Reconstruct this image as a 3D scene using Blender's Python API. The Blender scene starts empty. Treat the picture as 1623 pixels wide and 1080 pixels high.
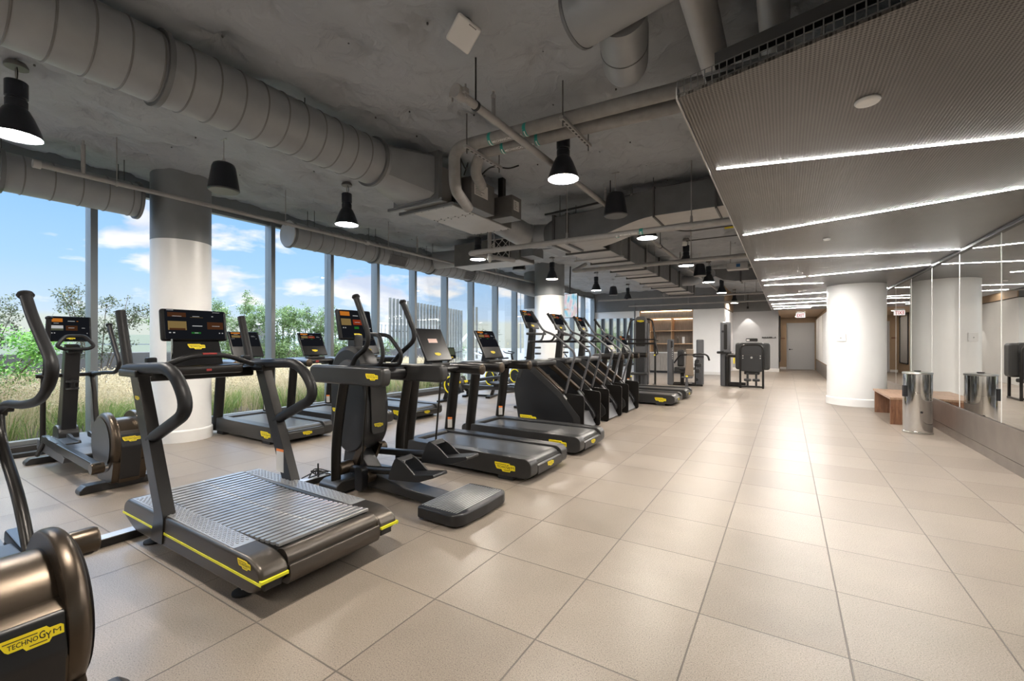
import bpy, bmesh, math, random
from mathutils import Vector, Matrix, noise
SC = bpy.context.scene
COL = SC.collection
PI = math.pi
rnd = random.Random(7)
CH = 1.3725            # camera height
YAW = 0.5556

# ------------------------------------------------------------------ materials
def new_mat(name):
    m = bpy.data.materials.new(name); m.use_nodes = True
    nt = m.node_tree
    for n in list(nt.nodes): nt.nodes.remove(n)
    out = nt.nodes.new('ShaderNodeOutputMaterial')
    return m, nt, out
def N(nt, t, **kw):
    n = nt.nodes.new('ShaderNode' + t)
    for k, v in kw.items():
        if k.startswith('i_'):
            key = k[2:]
            key = int(key) if key.isdigit() else key.replace('_', ' ')
            n.inputs[key].default_value = v
        else: setattr(n, k, v)
    return n
def L(nt, a, ao, b, bi): nt.links.new(a.outputs[ao], b.inputs[bi])
def ramp(nt, stops, interp='LINEAR'):
    r = nt.nodes.new('ShaderNodeValToRGB'); cr = r.color_ramp; cr.interpolation = interp
    cr.elements[0].position, cr.elements[0].color = stops[0][0], stops[0][1]
    cr.elements[1].position, cr.elements[1].color = stops[-1][0], stops[-1][1]
    for p, c_ in stops[1:-1]:
        e = cr.elements.new(p); e.color = c_
    return r
def g4(v, a=1.0):
    return (v[0], v[1], v[2], a) if hasattr(v, '__len__') else (v, v, v, a)
def pm(name, col, rough=.5, metal=0., spec=.5, var=0., scale=30., bump=0., bscale=200., emit=None, es=0., coat=0.):
    m, nt, out = new_mat(name)
    b = N(nt, 'BsdfPrincipled')
    b.inputs['Base Color'].default_value = g4(col)
    b.inputs['Roughness'].default_value = rough
    b.inputs['Metallic'].default_value = metal
    b.inputs['Specular IOR Level'].default_value = spec
    b.inputs['Coat Weight'].default_value = coat
    if emit:
        b.inputs['Emission Color'].default_value = g4(emit); b.inputs['Emission Strength'].default_value = es
    if var or bump:
        tc = N(nt, 'TexCoord')
    if var:
        n = N(nt, 'TexNoise', i_Scale=scale, i_Detail=4.)
        L(nt, tc, 'Object', n, 'Vector')
        c0 = [max(0, x*(1-var)) for x in g4(col)[:3]]; c1 = [min(1, x*(1+var)) for x in g4(col)[:3]]
        r = ramp(nt, [(.3, g4(c0)), (.7, g4(c1))])
        L(nt, n, 'Fac', r, 'Fac'); L(nt, r, 'Color', b, 'Base Color')
    if bump:
        n2 = N(nt, 'TexNoise', i_Scale=bscale, i_Detail=2.)
        L(nt, tc, 'Object', n2, 'Vector')
        bp = N(nt, 'Bump', i_Strength=bump, i_Distance=.002)
        L(nt, n2, 'Fac', bp, 'Height'); L(nt, bp, 'Normal', b, 'Normal')
    L(nt, b, 'BSDF', out, 'Surface')
    return m
def em(name, col, st):
    m, nt, out = new_mat(name)
    e = N(nt, 'Emission', i_Color=g4(col), i_Strength=st)
    L(nt, e, 'Emission', out, 'Surface'); return m

M = {}
M['frame'] = pm('painted_frame', (.021, .019, .0175), .32, .6, .5, bump=.06, bscale=600)
M['shell'] = pm('moulded_shell', (.0125, .0125, .0135), .36, .0, .5, bump=.15, bscale=900)
M['bronze'] = pm('anthracite_cover', (.090, .070, .052), .32, .85, .5, bump=.08, bscale=700)
M['soft'] = pm('soft_grip', (.010, .010, .011), .48, 0., .3)
M['gloss'] = pm('gloss_black', (.006, .006, .007), .28, 0., .3)
M['rubber'] = pm('black_rubber', (.018, .018, .018), .75)
M['belt'] = pm('running_belt', (.075, .074, .072), .30, 0., .6, var=.25, scale=260, bump=.05, bscale=900)
M['slat'] = pm('slat_rubber', (.30, .30, .30), .30, .45, .5, var=.12, scale=14)
M['bronze2'] = pm('warm_graphite_cover', (.105, .091, .077), .38, .85, .5, bump=.06, bscale=700)
M['deck'] = pm('deck_plastic', (.044, .043, .042), .36, .4)
M['ledge'] = pm('ledge_grey', (.36, .36, .36), .34, .4)
M['grey'] = pm('mid_grey_paint', (.10, .10, .105), .40, .3)
M['chrome0'] = pm('polished_steel', (.80, .79, .77), .10, 1.)
def brushed():
    m, nt, out = new_mat('bright_brushed_steel'); b = N(nt, 'BsdfPrincipled', i_Metallic=1., i_Roughness=.10); b.inputs['Base Color'].default_value = (.82, .81, .79, 1)
    b.inputs['Anisotropic'].default_value = .9; tg = N(nt, 'Tangent', direction_type='RADIAL', axis='Z'); L(nt, tg, 'Tangent', b, 'Tangent'); L(nt, b, 'BSDF', out, 'Surface'); return m
M['chrome'] = brushed()
M['steel'] = pm('satin_steel', (.50, .49, .47), .32, 1.)
M['alu'] = pm('aluminium_tray', (.52, .52, .52), .38, .7)
M['yellow'] = pm('yellow_accent', (.90, .72, .015), .42)
M['lime'] = pm('yellow_stripe', (.82, .80, .03), .40)
M['ink'] = pm('black_ink', (.008, .008, .008), .5)
M['paper'] = pm('paper_label', (.60, .58, .55), .7)
M['orange'] = pm('orange_band', (.85, .24, .05), .6)
M['pink'] = pm('pink_paper', (.62, .45, .40), .8)
M['red'] = pm('red_plastic', (.28, .03, .025), .4)
M['white'] = pm('white_plastic', (.80, .79, .77), .4)
M['pad'] = pm('black_upholstery', (.014, .0135, .013), .5, bump=.3, bscale=500)
M['padtan'] = pm('tan_upholstery', (.20, .155, .115), .5, bump=.3, bscale=500)
M['duct'] = pm('painted_duct', (.285, .295, .305), .42, .12, var=.06, scale=6)
M['duct_dark'] = pm('galvanised_duct', (.155, .160, .166), .45, .25, var=.10, scale=5)
M['seam'] = pm('duct_seam', (.10, .10, .10), .5, .4)
M['ductseam'] = pm('spiral_seam', (.17, .168, .165), .45, .12)
M['pipe'] = pm('pipe_grey', (.33, .32, .31), .45, .1, var=.08, scale=9)
M['insul'] = pm('insulated_pipe', (.27, .26, .25), .7, var=.12, scale=12, bump=.3, bscale=80)
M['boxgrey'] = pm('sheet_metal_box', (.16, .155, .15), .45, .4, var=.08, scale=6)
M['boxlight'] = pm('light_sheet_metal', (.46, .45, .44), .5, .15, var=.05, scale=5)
M['black'] = pm('matt_black_metal', (.010, .010, .012), .45)
M['navy'] = pm('black_blue_lamp', (.010, .012, .018), .38)
M['whitewall'] = pm('white_paint', (.86, .855, .845), .6, var=.015, scale=3)
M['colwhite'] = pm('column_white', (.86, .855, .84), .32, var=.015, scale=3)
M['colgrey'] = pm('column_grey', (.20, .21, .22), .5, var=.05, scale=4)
M['soffit'] = pm('soffit_grey', (.175, .18, .186), .7, var=.06, scale=3)
M['mull'] = pm('mullion_metal', (.21, .225, .23), .42, .4)
M['mulld'] = pm('mullion_dark', (.045, .042, .04), .45, .3)
M['teal'] = pm('teal_label', (.02, .30, .25), .5)
M['lens'] = em('lamp_lens', (1., .92, .82), 275.)
M['led'] = em('led_strip', (1., .965, .92), 300.)
M['s_orange'] = em('screen_orange', (1., .32, .04), 0.413)
M['s_tan'] = em('screen_tan', (.62, .42, .16), 0.275)
M['s_red'] = em('screen_red', (.75, .10, .03), 0.250)
M['s_brown'] = em('screen_brown', (.28, .11, .05), 0.180)
M['s_white'] = em('screen_text', (.85, .85, .85), 0.480)
M['s_green'] = em('screen_green', (.06, .45, .08), 0.240)
M['s_dark'] = em('screen_navy', (.010, .011, .014), .7)
M['s_olive'] = em('screen_olive', (.10, .11, .07), .6)
M['tan'] = pm('tan_woven_wall', (.36, .255, .165), .7, var=.10, scale=60)
M['doorgrey'] = pm('door_grey', (.50, .505, .52), .5)
M['trimwhite'] = pm('trim_white', (.72, .70, .67), .5)
M['bark'] = pm('bark', (.10, .075, .055), .9, var=.3, scale=20)
M['soil'] = pm('planting_soil', (.075, .06, .048), .95, var=.35, scale=14)
M['stone'] = pm('pale_paving', (.135, .13, .12), .8, var=.1, scale=4)
M['fin'] = pm('weathered_fin', (.10, .10, .088), .65, var=.15, scale=5)
M['planter'] = pm('dark_planter', (.065, .060, .058), .7, var=.15, scale=5)

def leaf_mat(name, a, b_, trans=.35):
    m, nt, out = new_mat(name)
    g = N(nt, 'NewGeometry')
    r = ramp(nt, [(0., g4(a)), (1., g4(b_))])
    L(nt, g, 'Random Per Island', r, 'Fac')
    d = N(nt, 'BsdfPrincipled', i_Roughness=.55)
    t = N(nt, 'BsdfTranslucent')
    mx = N(nt, 'MixShader', i_Fac=trans)
    L(nt, r, 'Color', d, 'Base Color'); L(nt, r, 'Color', t, 'Color')
    L(nt, d, 'BSDF', mx, 1); L(nt, t, 'BSDF', mx, 2); L(nt, mx, 'Shader', out, 'Surface')
    return m
M['leaf'] = leaf_mat('bush_leaf', (.075, .13, .04), (.20, .29, .10))
M['leafb'] = leaf_mat('bright_leaf', (.08, .22, .035), (.24, .46, .10), .40)
M['leafd'] = leaf_mat('dark_leaf', (.035, .055, .025), (.11, .12, .05), .25)
M['grass'] = leaf_mat('grass_blade', (.12, .20, .05), (.34, .40, .14))
M['seed'] = leaf_mat('seed_head', (.44, .35, .20), (.72, .60, .41))

def floor_mat():
    m, nt, out = new_mat('floor_tiles')
    tc = N(nt, 'TexCoord')
    mp = N(nt, 'Mapping'); mp.inputs['Location'].default_value = (2.6155, 3.93-8, 0); mp.inputs['Scale'].default_value = (1/.61, -1/.61, 1)
    mp.inputs['Scale'].default_value = (1/.61, 1/.61, 1); mp.inputs['Location'].default_value = (2.6155, -3.932, 0)
    L(nt, tc, 'Object', mp, 'Vector')
    sx = N(nt, 'SeparateXYZ'); L(nt, mp, 'Vector', sx, 'Vector')
    def edge(o):
        f = N(nt, 'Math', operation='FRACT'); L(nt, sx, o, f, 0)
        a = N(nt, 'Math', operation='SUBTRACT', i_1=.5); L(nt, f, 0, a, 0)
        b = N(nt, 'Math', operation='ABSOLUTE'); L(nt, a, 0, b, 0)
        return b
    ex, ey = edge('X'), edge('Y')
    mxx = N(nt, 'Math', operation='MAXIMUM'); L(nt, ex, 0, mxx, 0); L(nt, ey, 0, mxx, 1)
    gr = N(nt, 'MapRange', i_1=.4925, i_2=.4965); L(nt, mxx, 0, gr, 0)      # 1 = joint
    fl = N(nt, 'VectorMath', operation='FLOOR'); L(nt, mp, 'Vector', fl, 0)
    wn = N(nt, 'TexWhiteNoise', noise_dimensions='2D'); L(nt, fl, 'Vector', wn, 'Vector')
    base = ramp(nt, [(0., (.255, .212, .172, 1)), (1., (.305, .257, .212, 1))]); L(nt, wn, 'Value', base, 'Fac')
    sp = N(nt, 'TexNoise', i_Scale=175., i_Detail=3., i_Roughness=.8); L(nt, tc, 'Object', sp, 'Vector')
    spr = ramp(nt, [(.34, (.22, .20, .19, 1)), (.44, (.90, .90, .90, 1)), (.58, (1.06, 1.06, 1.06, 1)), (.68, (1.45, 1.45, 1.45, 1))])
    L(nt, sp, 'Fac', spr, 'Fac')
    bl = N(nt, 'TexNoise', i_Scale=1.7, i_Detail=5., i_Roughness=.6); L(nt, tc, 'Object', bl, 'Vector')
    blr = ramp(nt, [(.3, (.88, .88, .88, 1)), (.7, (1.08, 1.08, 1.08, 1))]); L(nt, bl, 'Fac', blr, 'Fac')
    m1 = N(nt, 'MixRGB', blend_type='MULTIPLY', i_Fac=1.); L(nt, base, 'Color', m1, 1); L(nt, spr, 'Color', m1, 2)
    m2 = N(nt, 'MixRGB', blend_type='MULTIPLY', i_Fac=1.); L(nt, m1, 'Color', m2, 1); L(nt, blr, 'Color', m2, 2)
    m3 = N(nt, 'MixRGB', i_2=(.10, .085, .07, 1)); m3.inputs[2].default_value = (.115, .095, .08, 1)
    L(nt, gr, 0, m3, 0); L(nt, m2, 'Color', m3, 1)
    b = N(nt, 'BsdfPrincipled', i_Roughness=.40)
    b.inputs['Specular IOR Level'].default_value = .42
    L(nt, m3, 'Color', b, 'Base Color')
    rr = N(nt, 'MapRange', i_3=.27, i_4=.42); L(nt, bl, 'Fac', rr, 0); L(nt, rr, 0, b, 'Roughness')
    inv = N(nt, 'Math', operation='MULTIPLY', i_1=-1.); L(nt, gr, 0, inv, 0)
    bp = N(nt, 'Bump', i_Strength=.6, i_Distance=.004); L(nt, inv, 0, bp, 'Height')
    bp2 = N(nt, 'Bump', i_Strength=.04, i_Distance=.001); L(nt, sp, 'Fac', bp2, 'Height'); L(nt, bp, 'Normal', bp2, 'Normal')
    L(nt, bp2, 'Normal', b, 'Normal')
    L(nt, b, 'BSDF', out, 'Surface'); return m
M['floor'] = floor_mat()

def ceil_mat():
    m, nt, out = new_mat('insulation_fabric')
    tc = N(nt, 'TexCoord')
    mp = N(nt, 'Mapping'); mp.inputs['Scale'].default_value = (1., 1., 0); L(nt, tc, 'Object', mp, 'Vector')
    wr = N(nt, 'TexNoise', i_Scale=3.2, i_Detail=4., i_Roughness=.5, i_Distortion=.35); L(nt, mp, 'Vector', wr, 'Vector')
    rid = ramp(nt, [(.42, (0, 0, 0, 1)), (.5, (1, 1, 1, 1)), (.58, (0, 0, 0, 1))]); L(nt, wr, 'Fac', rid, 'Fac')
    bp = N(nt, 'Bump', i_Strength=.30, i_Distance=.02); L(nt, rid, 'Color', bp, 'Height')
    wv = N(nt, 'TexNoise', i_Scale=90., i_Detail=1.); L(nt, mp, 'Vector', wv, 'Vector')
    bp2 = N(nt, 'Bump', i_Strength=.12, i_Distance=.003); L(nt, wv, 'Fac', bp2, 'Height'); L(nt, bp, 'Normal', bp2, 'Normal')
    st = N(nt, 'TexNoise', i_Scale=.6, i_Detail=6.); L(nt, tc, 'Object', st, 'Vector')
    cr = ramp(nt, [(.3, (.315, .335, .36, 1)), (.7, (.39, .414, .445, 1))]); L(nt, st, 'Fac', cr, 'Fac')
    b = N(nt, 'BsdfPrincipled', i_Roughness=.6); L(nt, cr, 'Color', b, 'Base Color'); L(nt, bp2, 'Normal', b, 'Normal')
    L(nt, b, 'BSDF', out, 'Surface'); return m
M['ceil'] = ceil_mat()

def mesh_panel_mat():
    m, nt, out = new_mat('perforated_metal')
    tc = N(nt, 'TexCoord'); sx = N(nt, 'SeparateXYZ'); L(nt, tc, 'Object', sx, 'Vector')
    def wave(o, period, src=None):
        k = N(nt, 'Math', operation='MULTIPLY', i_1=2*PI/period); L(nt, sx, o, k, 0)
        s_ = N(nt, 'Math', operation='SINE'); L(nt, k, 0, s_, 0); return s_
    a, c_ = wave('X', .017), wave('Y', .017)
    mu = N(nt, 'Math', operation='ADD'); L(nt, a, 0, mu, 0); L(nt, c_, 0, mu, 1)
    r = ramp(nt, [(.45, (1, 1, 1, 1)), (.68, (.28, .27, .26, 1))])
    mr = N(nt, 'MapRange', i_1=-2., i_2=2.); L(nt, mu, 0, mr, 0); L(nt, mr, 0, r, 'Fac')
    st = N(nt, 'TexNoise', i_Scale=1.5, i_Detail=4.); L(nt, tc, 'Object', st, 'Vector')
    cr = ramp(nt, [(.3, (.085, .079, .074, 1)), (.7, (.125, .117, .11, 1))]); L(nt, st, 'Fac', cr, 'Fac')
    mm = N(nt, 'MixRGB', blend_type='MULTIPLY', i_Fac=1.); L(nt, cr, 'Color', mm, 1); L(nt, r, 'Color', mm, 2)
    b = N(nt, 'BsdfPrincipled', i_Roughness=.30, i_Metallic=.8); L(nt, mm, 'Color', b, 'Base Color')
    bp = N(nt, 'Bump', i_Strength=.16, i_Distance=.003); L(nt, a, 0, bp, 'Height'); L(nt, bp, 'Normal', b, 'Normal')
    L(nt, b, 'BSDF', out, 'Surface'); return m
M['perf'] = mesh_panel_mat()

def wood_mat(name, a, b_, vec=(1, 1, 1), rough=.45, scale=1.):
    m, nt, out = new_mat(name)
    tc = N(nt, 'TexCoord'); mp = N(nt, 'Mapping'); mp.inputs['Scale'].default_value = vec; L(nt, tc, 'Object', mp, 'Vector')
    n = N(nt, 'TexNoise', i_Scale=6.*scale, i_Detail=7., i_Roughness=.62, i_Distortion=.7); L(nt, mp, 'Vector', n, 'Vector')
    r = ramp(nt, [(.28, g4(a)), (.72, g4(b_))]); L(nt, n, 'Fac', r, 'Fac')
    b = N(nt, 'BsdfPrincipled', i_Roughness=rough); L(nt, r, 'Color', b, 'Base Color'); L(nt, b, 'BSDF', out, 'Surface'); return m
M['walnut'] = wood_mat('walnut_veneer', (.10, .042, .022), (.30, .15, .085), (6, 6, .6), .4)
M['walnut_top'] = wood_mat('walnut_top', (.24, .14, .09), (.42, .28, .19), (6, .5, 6), .4)
M['oak'] = wood_mat('oak_edge', (.42, .26, .14), (.58, .38, .22), (.6, 4, 4), .5)
M['greyoak'] = wood_mat('grey_oak', (.19, .165, .14), (.30, .265, .23), (5, 5, .5), .55)
M['bronzebase'] = pm('bronze_metal_base', (.24, .21, .188), .28, .6, var=.10, scale=5)
M['linen'] = pm('grey_wallcovering', (.40, .40, .41), .8, var=.08, scale=120)

def mirror_mat():
    m, nt, out = new_mat('mirror_glass')
    b = N(nt, 'BsdfPrincipled', i_Roughness=.0, i_Metallic=1.); b.inputs['Base Color'].default_value = (.80, .80, .78, 1)
    L(nt, b, 'BSDF', out, 'Surface'); return m
M['mirror'] = mirror_mat()
def glass_mat(name, tint, refl=.07):
    m, nt, out = new_mat(name)
    t = N(nt, 'BsdfTransparent', i_Color=g4(tint)); g = N(nt, 'BsdfGlossy', i_Roughness=.0)
    fr = N(nt, 'Fresnel', i_IOR=1.35); k = N(nt, 'Math', operation='MULTIPLY', i_1=refl/.05); L(nt, fr, 0, k, 0)
    cl = N(nt, 'Clamp', i_Max=.5); L(nt, k, 0, cl, 0)
    mx = N(nt, 'MixShader'); L(nt, cl, 0, mx, 0); L(nt, t, 'BSDF', mx, 1); L(nt, g, 'BSDF', mx, 2)
    L(nt, mx, 'Shader', out, 'Surface'); return m
M['glass'] = glass_mat('window_glass', (.97, .985, .985), .012)
M['rail'] = glass_mat('green_glass', (.90, .96, .95), .02)
M['bottle'] = glass_mat('clear_bottle', (.80, .82, .84), .1)

# ------------------------------------------------------------------ mesh builder
def rounded(pts, r, n=4):
    out = []; k = len(pts)
    for i in range(k):
        p = Vector(pts[i]); a = Vector(pts[i-1]); b = Vector(pts[(i+1) % k])
        rr = r[i] if hasattr(r, '__len__') else r
        if rr <= 0: out.append(tuple(p)); continue
        da, db = (a-p), (b-p)
        rr2 = min(rr, da.length*.48, db.length*.48)
        p0, p1 = p+da.normalized()*rr2, p+db.normalized()*rr2
        for j in range(n+1):
            t = j/n
            out.append(tuple(p0*(1-t)**2 + p*2*t*(1-t) + p1*t*t))
    return out
def fillet(pts, r, n=5):
    pts = [Vector(p) for p in pts]; out = [pts[0]]
    for i in range(1, len(pts)-1):
        p, a, b = pts[i], pts[i-1], pts[i+1]
        rr = r[i] if hasattr(r, '__len__') else r
        da, db = a-p, b-p
        rr = min(rr, da.length*.49, db.length*.49)
        p0, p1 = p+da.normalized()*rr, p+db.normalized()*rr
        for j in range(n+1):
            t = j/n; out.append(p0*(1-t)**2 + p*2*t*(1-t) + p1*t*t)
    out.append(pts[-1]); return out
def spline(pts, n=6):
    P = [Vector(p) for p in pts]; P = [P[0]*2-P[1]] + P + [P[-1]*2-P[-2]]; out = []
    for i in range(1, len(P)-2):
        for j in range(n):
            t = j/n
            out.append(.5*((2*P[i]) + (P[i+1]-P[i-1])*t + (2*P[i-1]-5*P[i]+4*P[i+1]-P[i+2])*t*t + (-P[i-1]+3*P[i]-3*P[i+1]+P[i+2])*t**3))
    out.append(P[-2]); return out

class B:
    def __init__(s): s.bm = bmesh.new()
    def add(s, src, mi=0, X=None):
        mp = {}
        for v in src.verts: mp[v] = s.bm.verts.new(X @ v.co if X else v.co)
        flip = X is not None and X.to_3x3().determinant() < 0
        for f in src.faces:
            vs = [mp[v] for v in f.verts]
            if flip: vs.reverse()
            try: nf = s.bm.faces.new(vs)
            except ValueError: continue
            nf.material_index = mi
        src.free()
    @staticmethod
    def _bev(bm, bev, seg, ang=25):
        if bev > 0:
            bm.normal_update()
            es = [e for e in bm.edges if len(e.link_faces) == 2 and e.calc_face_angle(0) > math.radians(ang)]
            if es: bmesh.ops.bevel(bm, geom=es, offset=bev, segments=seg, affect='EDGES', profile=.5, clamp_overlap=True)
    def box(s, x0, x1, y0, y1, z0, z1, bev=0., seg=2, mi=0, X=None):
        bm = bmesh.new(); bmesh.ops.create_cube(bm, size=1)
        for v in bm.verts: v.co = Vector(((x0+x1)/2+v.co.x*(x1-x0), (y0+y1)/2+v.co.y*(y1-y0), (z0+z1)/2+v.co.z*(z1-z0)))
        s._bev(bm, bev, seg); s.add(bm, mi, X); return s
    def prism(s, pts, a, b, axis='y', bev=0., seg=2, mi=0, X=None):
        bm = bmesh.new()
        def P(p, t):
            return Vector((p[0], t, p[1])) if axis == 'y' else (Vector((t, p[0], p[1])) if axis == 'x' else Vector((p[0], p[1], t)))
        v0 = [bm.verts.new(P(p, a)) for p in pts]; v1 = [bm.verts.new(P(p, b)) for p in pts]; n = len(pts)
        bm.faces.new(v0); bm.faces.new(list(reversed(v1)))
        for i in range(n): bm.faces.new([v0[i], v1[i], v1[(i+1) % n], v0[(i+1) % n]])
        bmesh.ops.recalc_face_normals(bm, faces=bm.faces)
        s._bev(bm, bev, seg, 40); s.add(bm, mi, X); return s
    def tube(s, pts, r, n=10, mi=0, closed=False, caps=True, X=None, ell=None):
        pts = [Vector(p) for p in pts]; k = len(pts); bm = bmesh.new(); rings = []
        T = []
        for i in range(k):
            if closed: t = pts[(i+1) % k]-pts[i-1]
            else: t = pts[min(i+1, k-1)]-pts[max(i-1, 0)]
            T.append(t.normalized())
        u = T[0].orthogonal().normalized()
        if abs(T[0].z) < .9: u = (Vector((0, 0, 1))-T[0]*T[0].z).normalized()
        for i in range(k):
            u = (u-T[i]*u.dot(T[i])).normalized(); w = T[i].cross(u)
            rr = r[i] if hasattr(r, '__len__') else r
            e = ell or (1, 1)
            rings.append([bm.verts.new(pts[i]+(u*math.cos(2*PI*j/n)*e[0]+w*math.sin(2*PI*j/n)*e[1])*rr) for j in range(n)])
        for i in range(k if closed else k-1):
            a, b = rings[i], rings[(i+1) % k]
            for j in range(n): bm.faces.new([a[j], a[(j+1) % n], b[(j+1) % n], b[j]])
        if caps and not closed:
            bm.faces.new(list(reversed(rings[0]))); bm.faces.new(rings[-1])
        s.add(bm, mi, X); return s
    def lathe(s, prof, n=28, o=(0, 0, 0), axis='z', mi=0, X=None, capa=True, capb=True, arc=None):
        bm = bmesh.new(); rings = []
        for r, h in prof:
            ring = []
            for j in range(n):
                a = 2*PI*j/n; p = (r*math.cos(a), r*math.sin(a), h)
                if axis == 'y': p = (p[0], p[2], p[1])
                elif axis == 'x': p = (p[2], p[0], p[1])
                ring.append(bm.verts.new(Vector(p)+Vector(o)))
            rings.append(ring)
        for a, b in zip(rings, rings[1:]):
            for j in range(n): bm.faces.new([a[j], a[(j+1) % n], b[(j+1) % n], b[j]])
        if capa: bm.faces.new(list(reversed(rings[0])))
        if capb: bm.faces.new(rings[-1])
        bmesh.ops.recalc_face_normals(bm, faces=bm.faces)
        s.add(bm, mi, X); return s
    def poly(s, pts, mi=0, X=None):
        vs = [s.bm.verts.new(X @ Vector(p) if X else Vector(p)) for p in pts]
        f = s.bm.faces.new(vs); f.material_index = mi; return s
    def mesh(s, name, mats, ang=32, smooth=True):
        me = bpy.data.meshes.new(name); s.bm.to_mesh(me); s.bm.free()
        for m in (mats if isinstance(mats, (list, tuple)) else [mats]): me.materials.append(M[m] if isinstance(m, str) else m)
        if smooth:
            me.polygons.foreach_set('use_smooth', [True]*len(me.polygons)); me.set_sharp_from_angle(angle=math.radians(ang))
        return me

def link(name, me, parent=None, X=None):
    o = bpy.data.objects.new(name, me); COL.objects.link(o)
    if len(me.polygons) and me.polygons[0].use_smooth:
        wm = o.modifiers.new('weighted_normals', 'WEIGHTED_NORMAL'); wm.keep_sharp = True; wm.weight = 80
    if parent: o.parent = parent
    if X is not None: o.matrix_local = X
    return o
def obj(name, b, mats, parent=None, ang=32, smooth=True, X=None):
    return link(name, b.mesh(name, mats, ang, smooth), parent, X)
def tag(o, label, cat, group=None):
    o['label'] = label; o['category'] = cat
    if group: o['group'] = group
    return o
def thing(name, label, cat, loc=(0, 0, 0), rz=0, group=None):
    o = bpy.data.objects.new(name, None); COL.objects.link(o); o.empty_display_size = .1
    o.location = loc; o.rotation_euler = (0, 0, rz); return tag(o, label, cat, group)
def struct(name, b, mats, parent=None, ang=32, smooth=True):
    o = obj(name, b, mats, parent, ang, smooth)
    if not parent: o['kind'] = 'structure'
    return o
def dup(root, loc, label, rz=None, group=None):
    r = root.copy(); COL.objects.link(r); r.location = loc; r['label'] = label
    if rz is not None: r.rotation_euler = (0, 0, rz)
    if group: r['group'] = group
    for ch in list(root.children):
        c_ = ch.copy(); COL.objects.link(c_); c_.parent = r
        for g in ch.children:
            d = g.copy(); COL.objects.link(d); d.parent = c_
    return r
def basis(o, right, up):
    r = Vector(right).normalized(); u = Vector(up); u = (u-r*u.dot(r)).normalized(); n = r.cross(u)
    X = Matrix((r, u, n)).transposed().to_4x4(); X.translation = Vector(o); return X   # local x right, y up, z out

# ------------------------------------------------------------------ lettering
def text_mesh(body, size, depth=.0, bold=.012):
    cu = bpy.data.curves.new('lettering', 'FONT'); cu.body = body; cu.size = size; cu.align_x = 'CENTER'; cu.align_y = 'CENTER'
    cu.extrude = depth; cu.resolution_u = 2; cu.offset = bold
    o = bpy.data.objects.new('lettering', cu); COL.objects.link(o)
    bpy.context.view_layer.update()
    dg = bpy.context.evaluated_depsgraph_get()
    me = bpy.data.meshes.new_from_object(o.evaluated_get(dg))
    bpy.data.objects.remove(o); bpy.data.curves.remove(cu)
    return me
def add_text(b, body, width, height, ctr=(0, 0, 0), mi=0, depth=.0, bold=.012):
    me = text_mesh(body, 1., depth, bold)
    xs = [v.co.x for v in me.vertices]; ys = [v.co.y for v in me.vertices]
    w, h = max(xs)-min(xs), max(ys)-min(ys); cx, cy = (max(xs)+min(xs))/2, (max(ys)+min(ys))/2
    bm = bmesh.new(); bm.from_mesh(me)
    for v in bm.verts: v.co = Vector(((v.co.x-cx)/w*width+ctr[0], (v.co.y-cy)/h*height+ctr[1], v.co.z+ctr[2]))
    b.add(bm, mi); bpy.data.meshes.remove(me)
def make_logo():
    b = B()
    pts = [(-.50, .18), (.22, .18), (.27, .12), (.45, .12), (.50, .08), (.50, -.10), (.30, -.10), (.25, -.18), (-.11, -.18), (-.16, -.10), (-.38, -.10), (-.43, -.05), (-.50, .10)]
    b.prism(pts, 0, .012, axis='z', mi=0)
    add_text(b, 'TECHNO', .47, .105, (-.155, .005, .0135), 1)
    add_text(b, 'G', .10, .165, (.145, .03, .0135), 1)
    add_text(b, 'Y', .10, .155, (.245, -.03, .0135), 1)
    add_text(b, 'M', .13, .10, (.385, .01, .0135), 1, 0., 0.)
    for x0, x1, y in ((-.46, .075, .105), (-.06, .22, -.115)):
        b.box(x0, x1, y-.010, y+.010, .012, .0135, mi=1)
    return b.mesh('logo_plate', ['yellow', 'ink'], smooth=False)
LOGO = make_logo()
def logo(parent, o, right, up, w, hk=1.):
    X = basis(o, right, up) @ Matrix.Diagonal((w, w*hk, w, 1))
    l = link('logo_plate', LOGO, parent, X); l['label'] = 'yellow plate with black lettering'; return l
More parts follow.
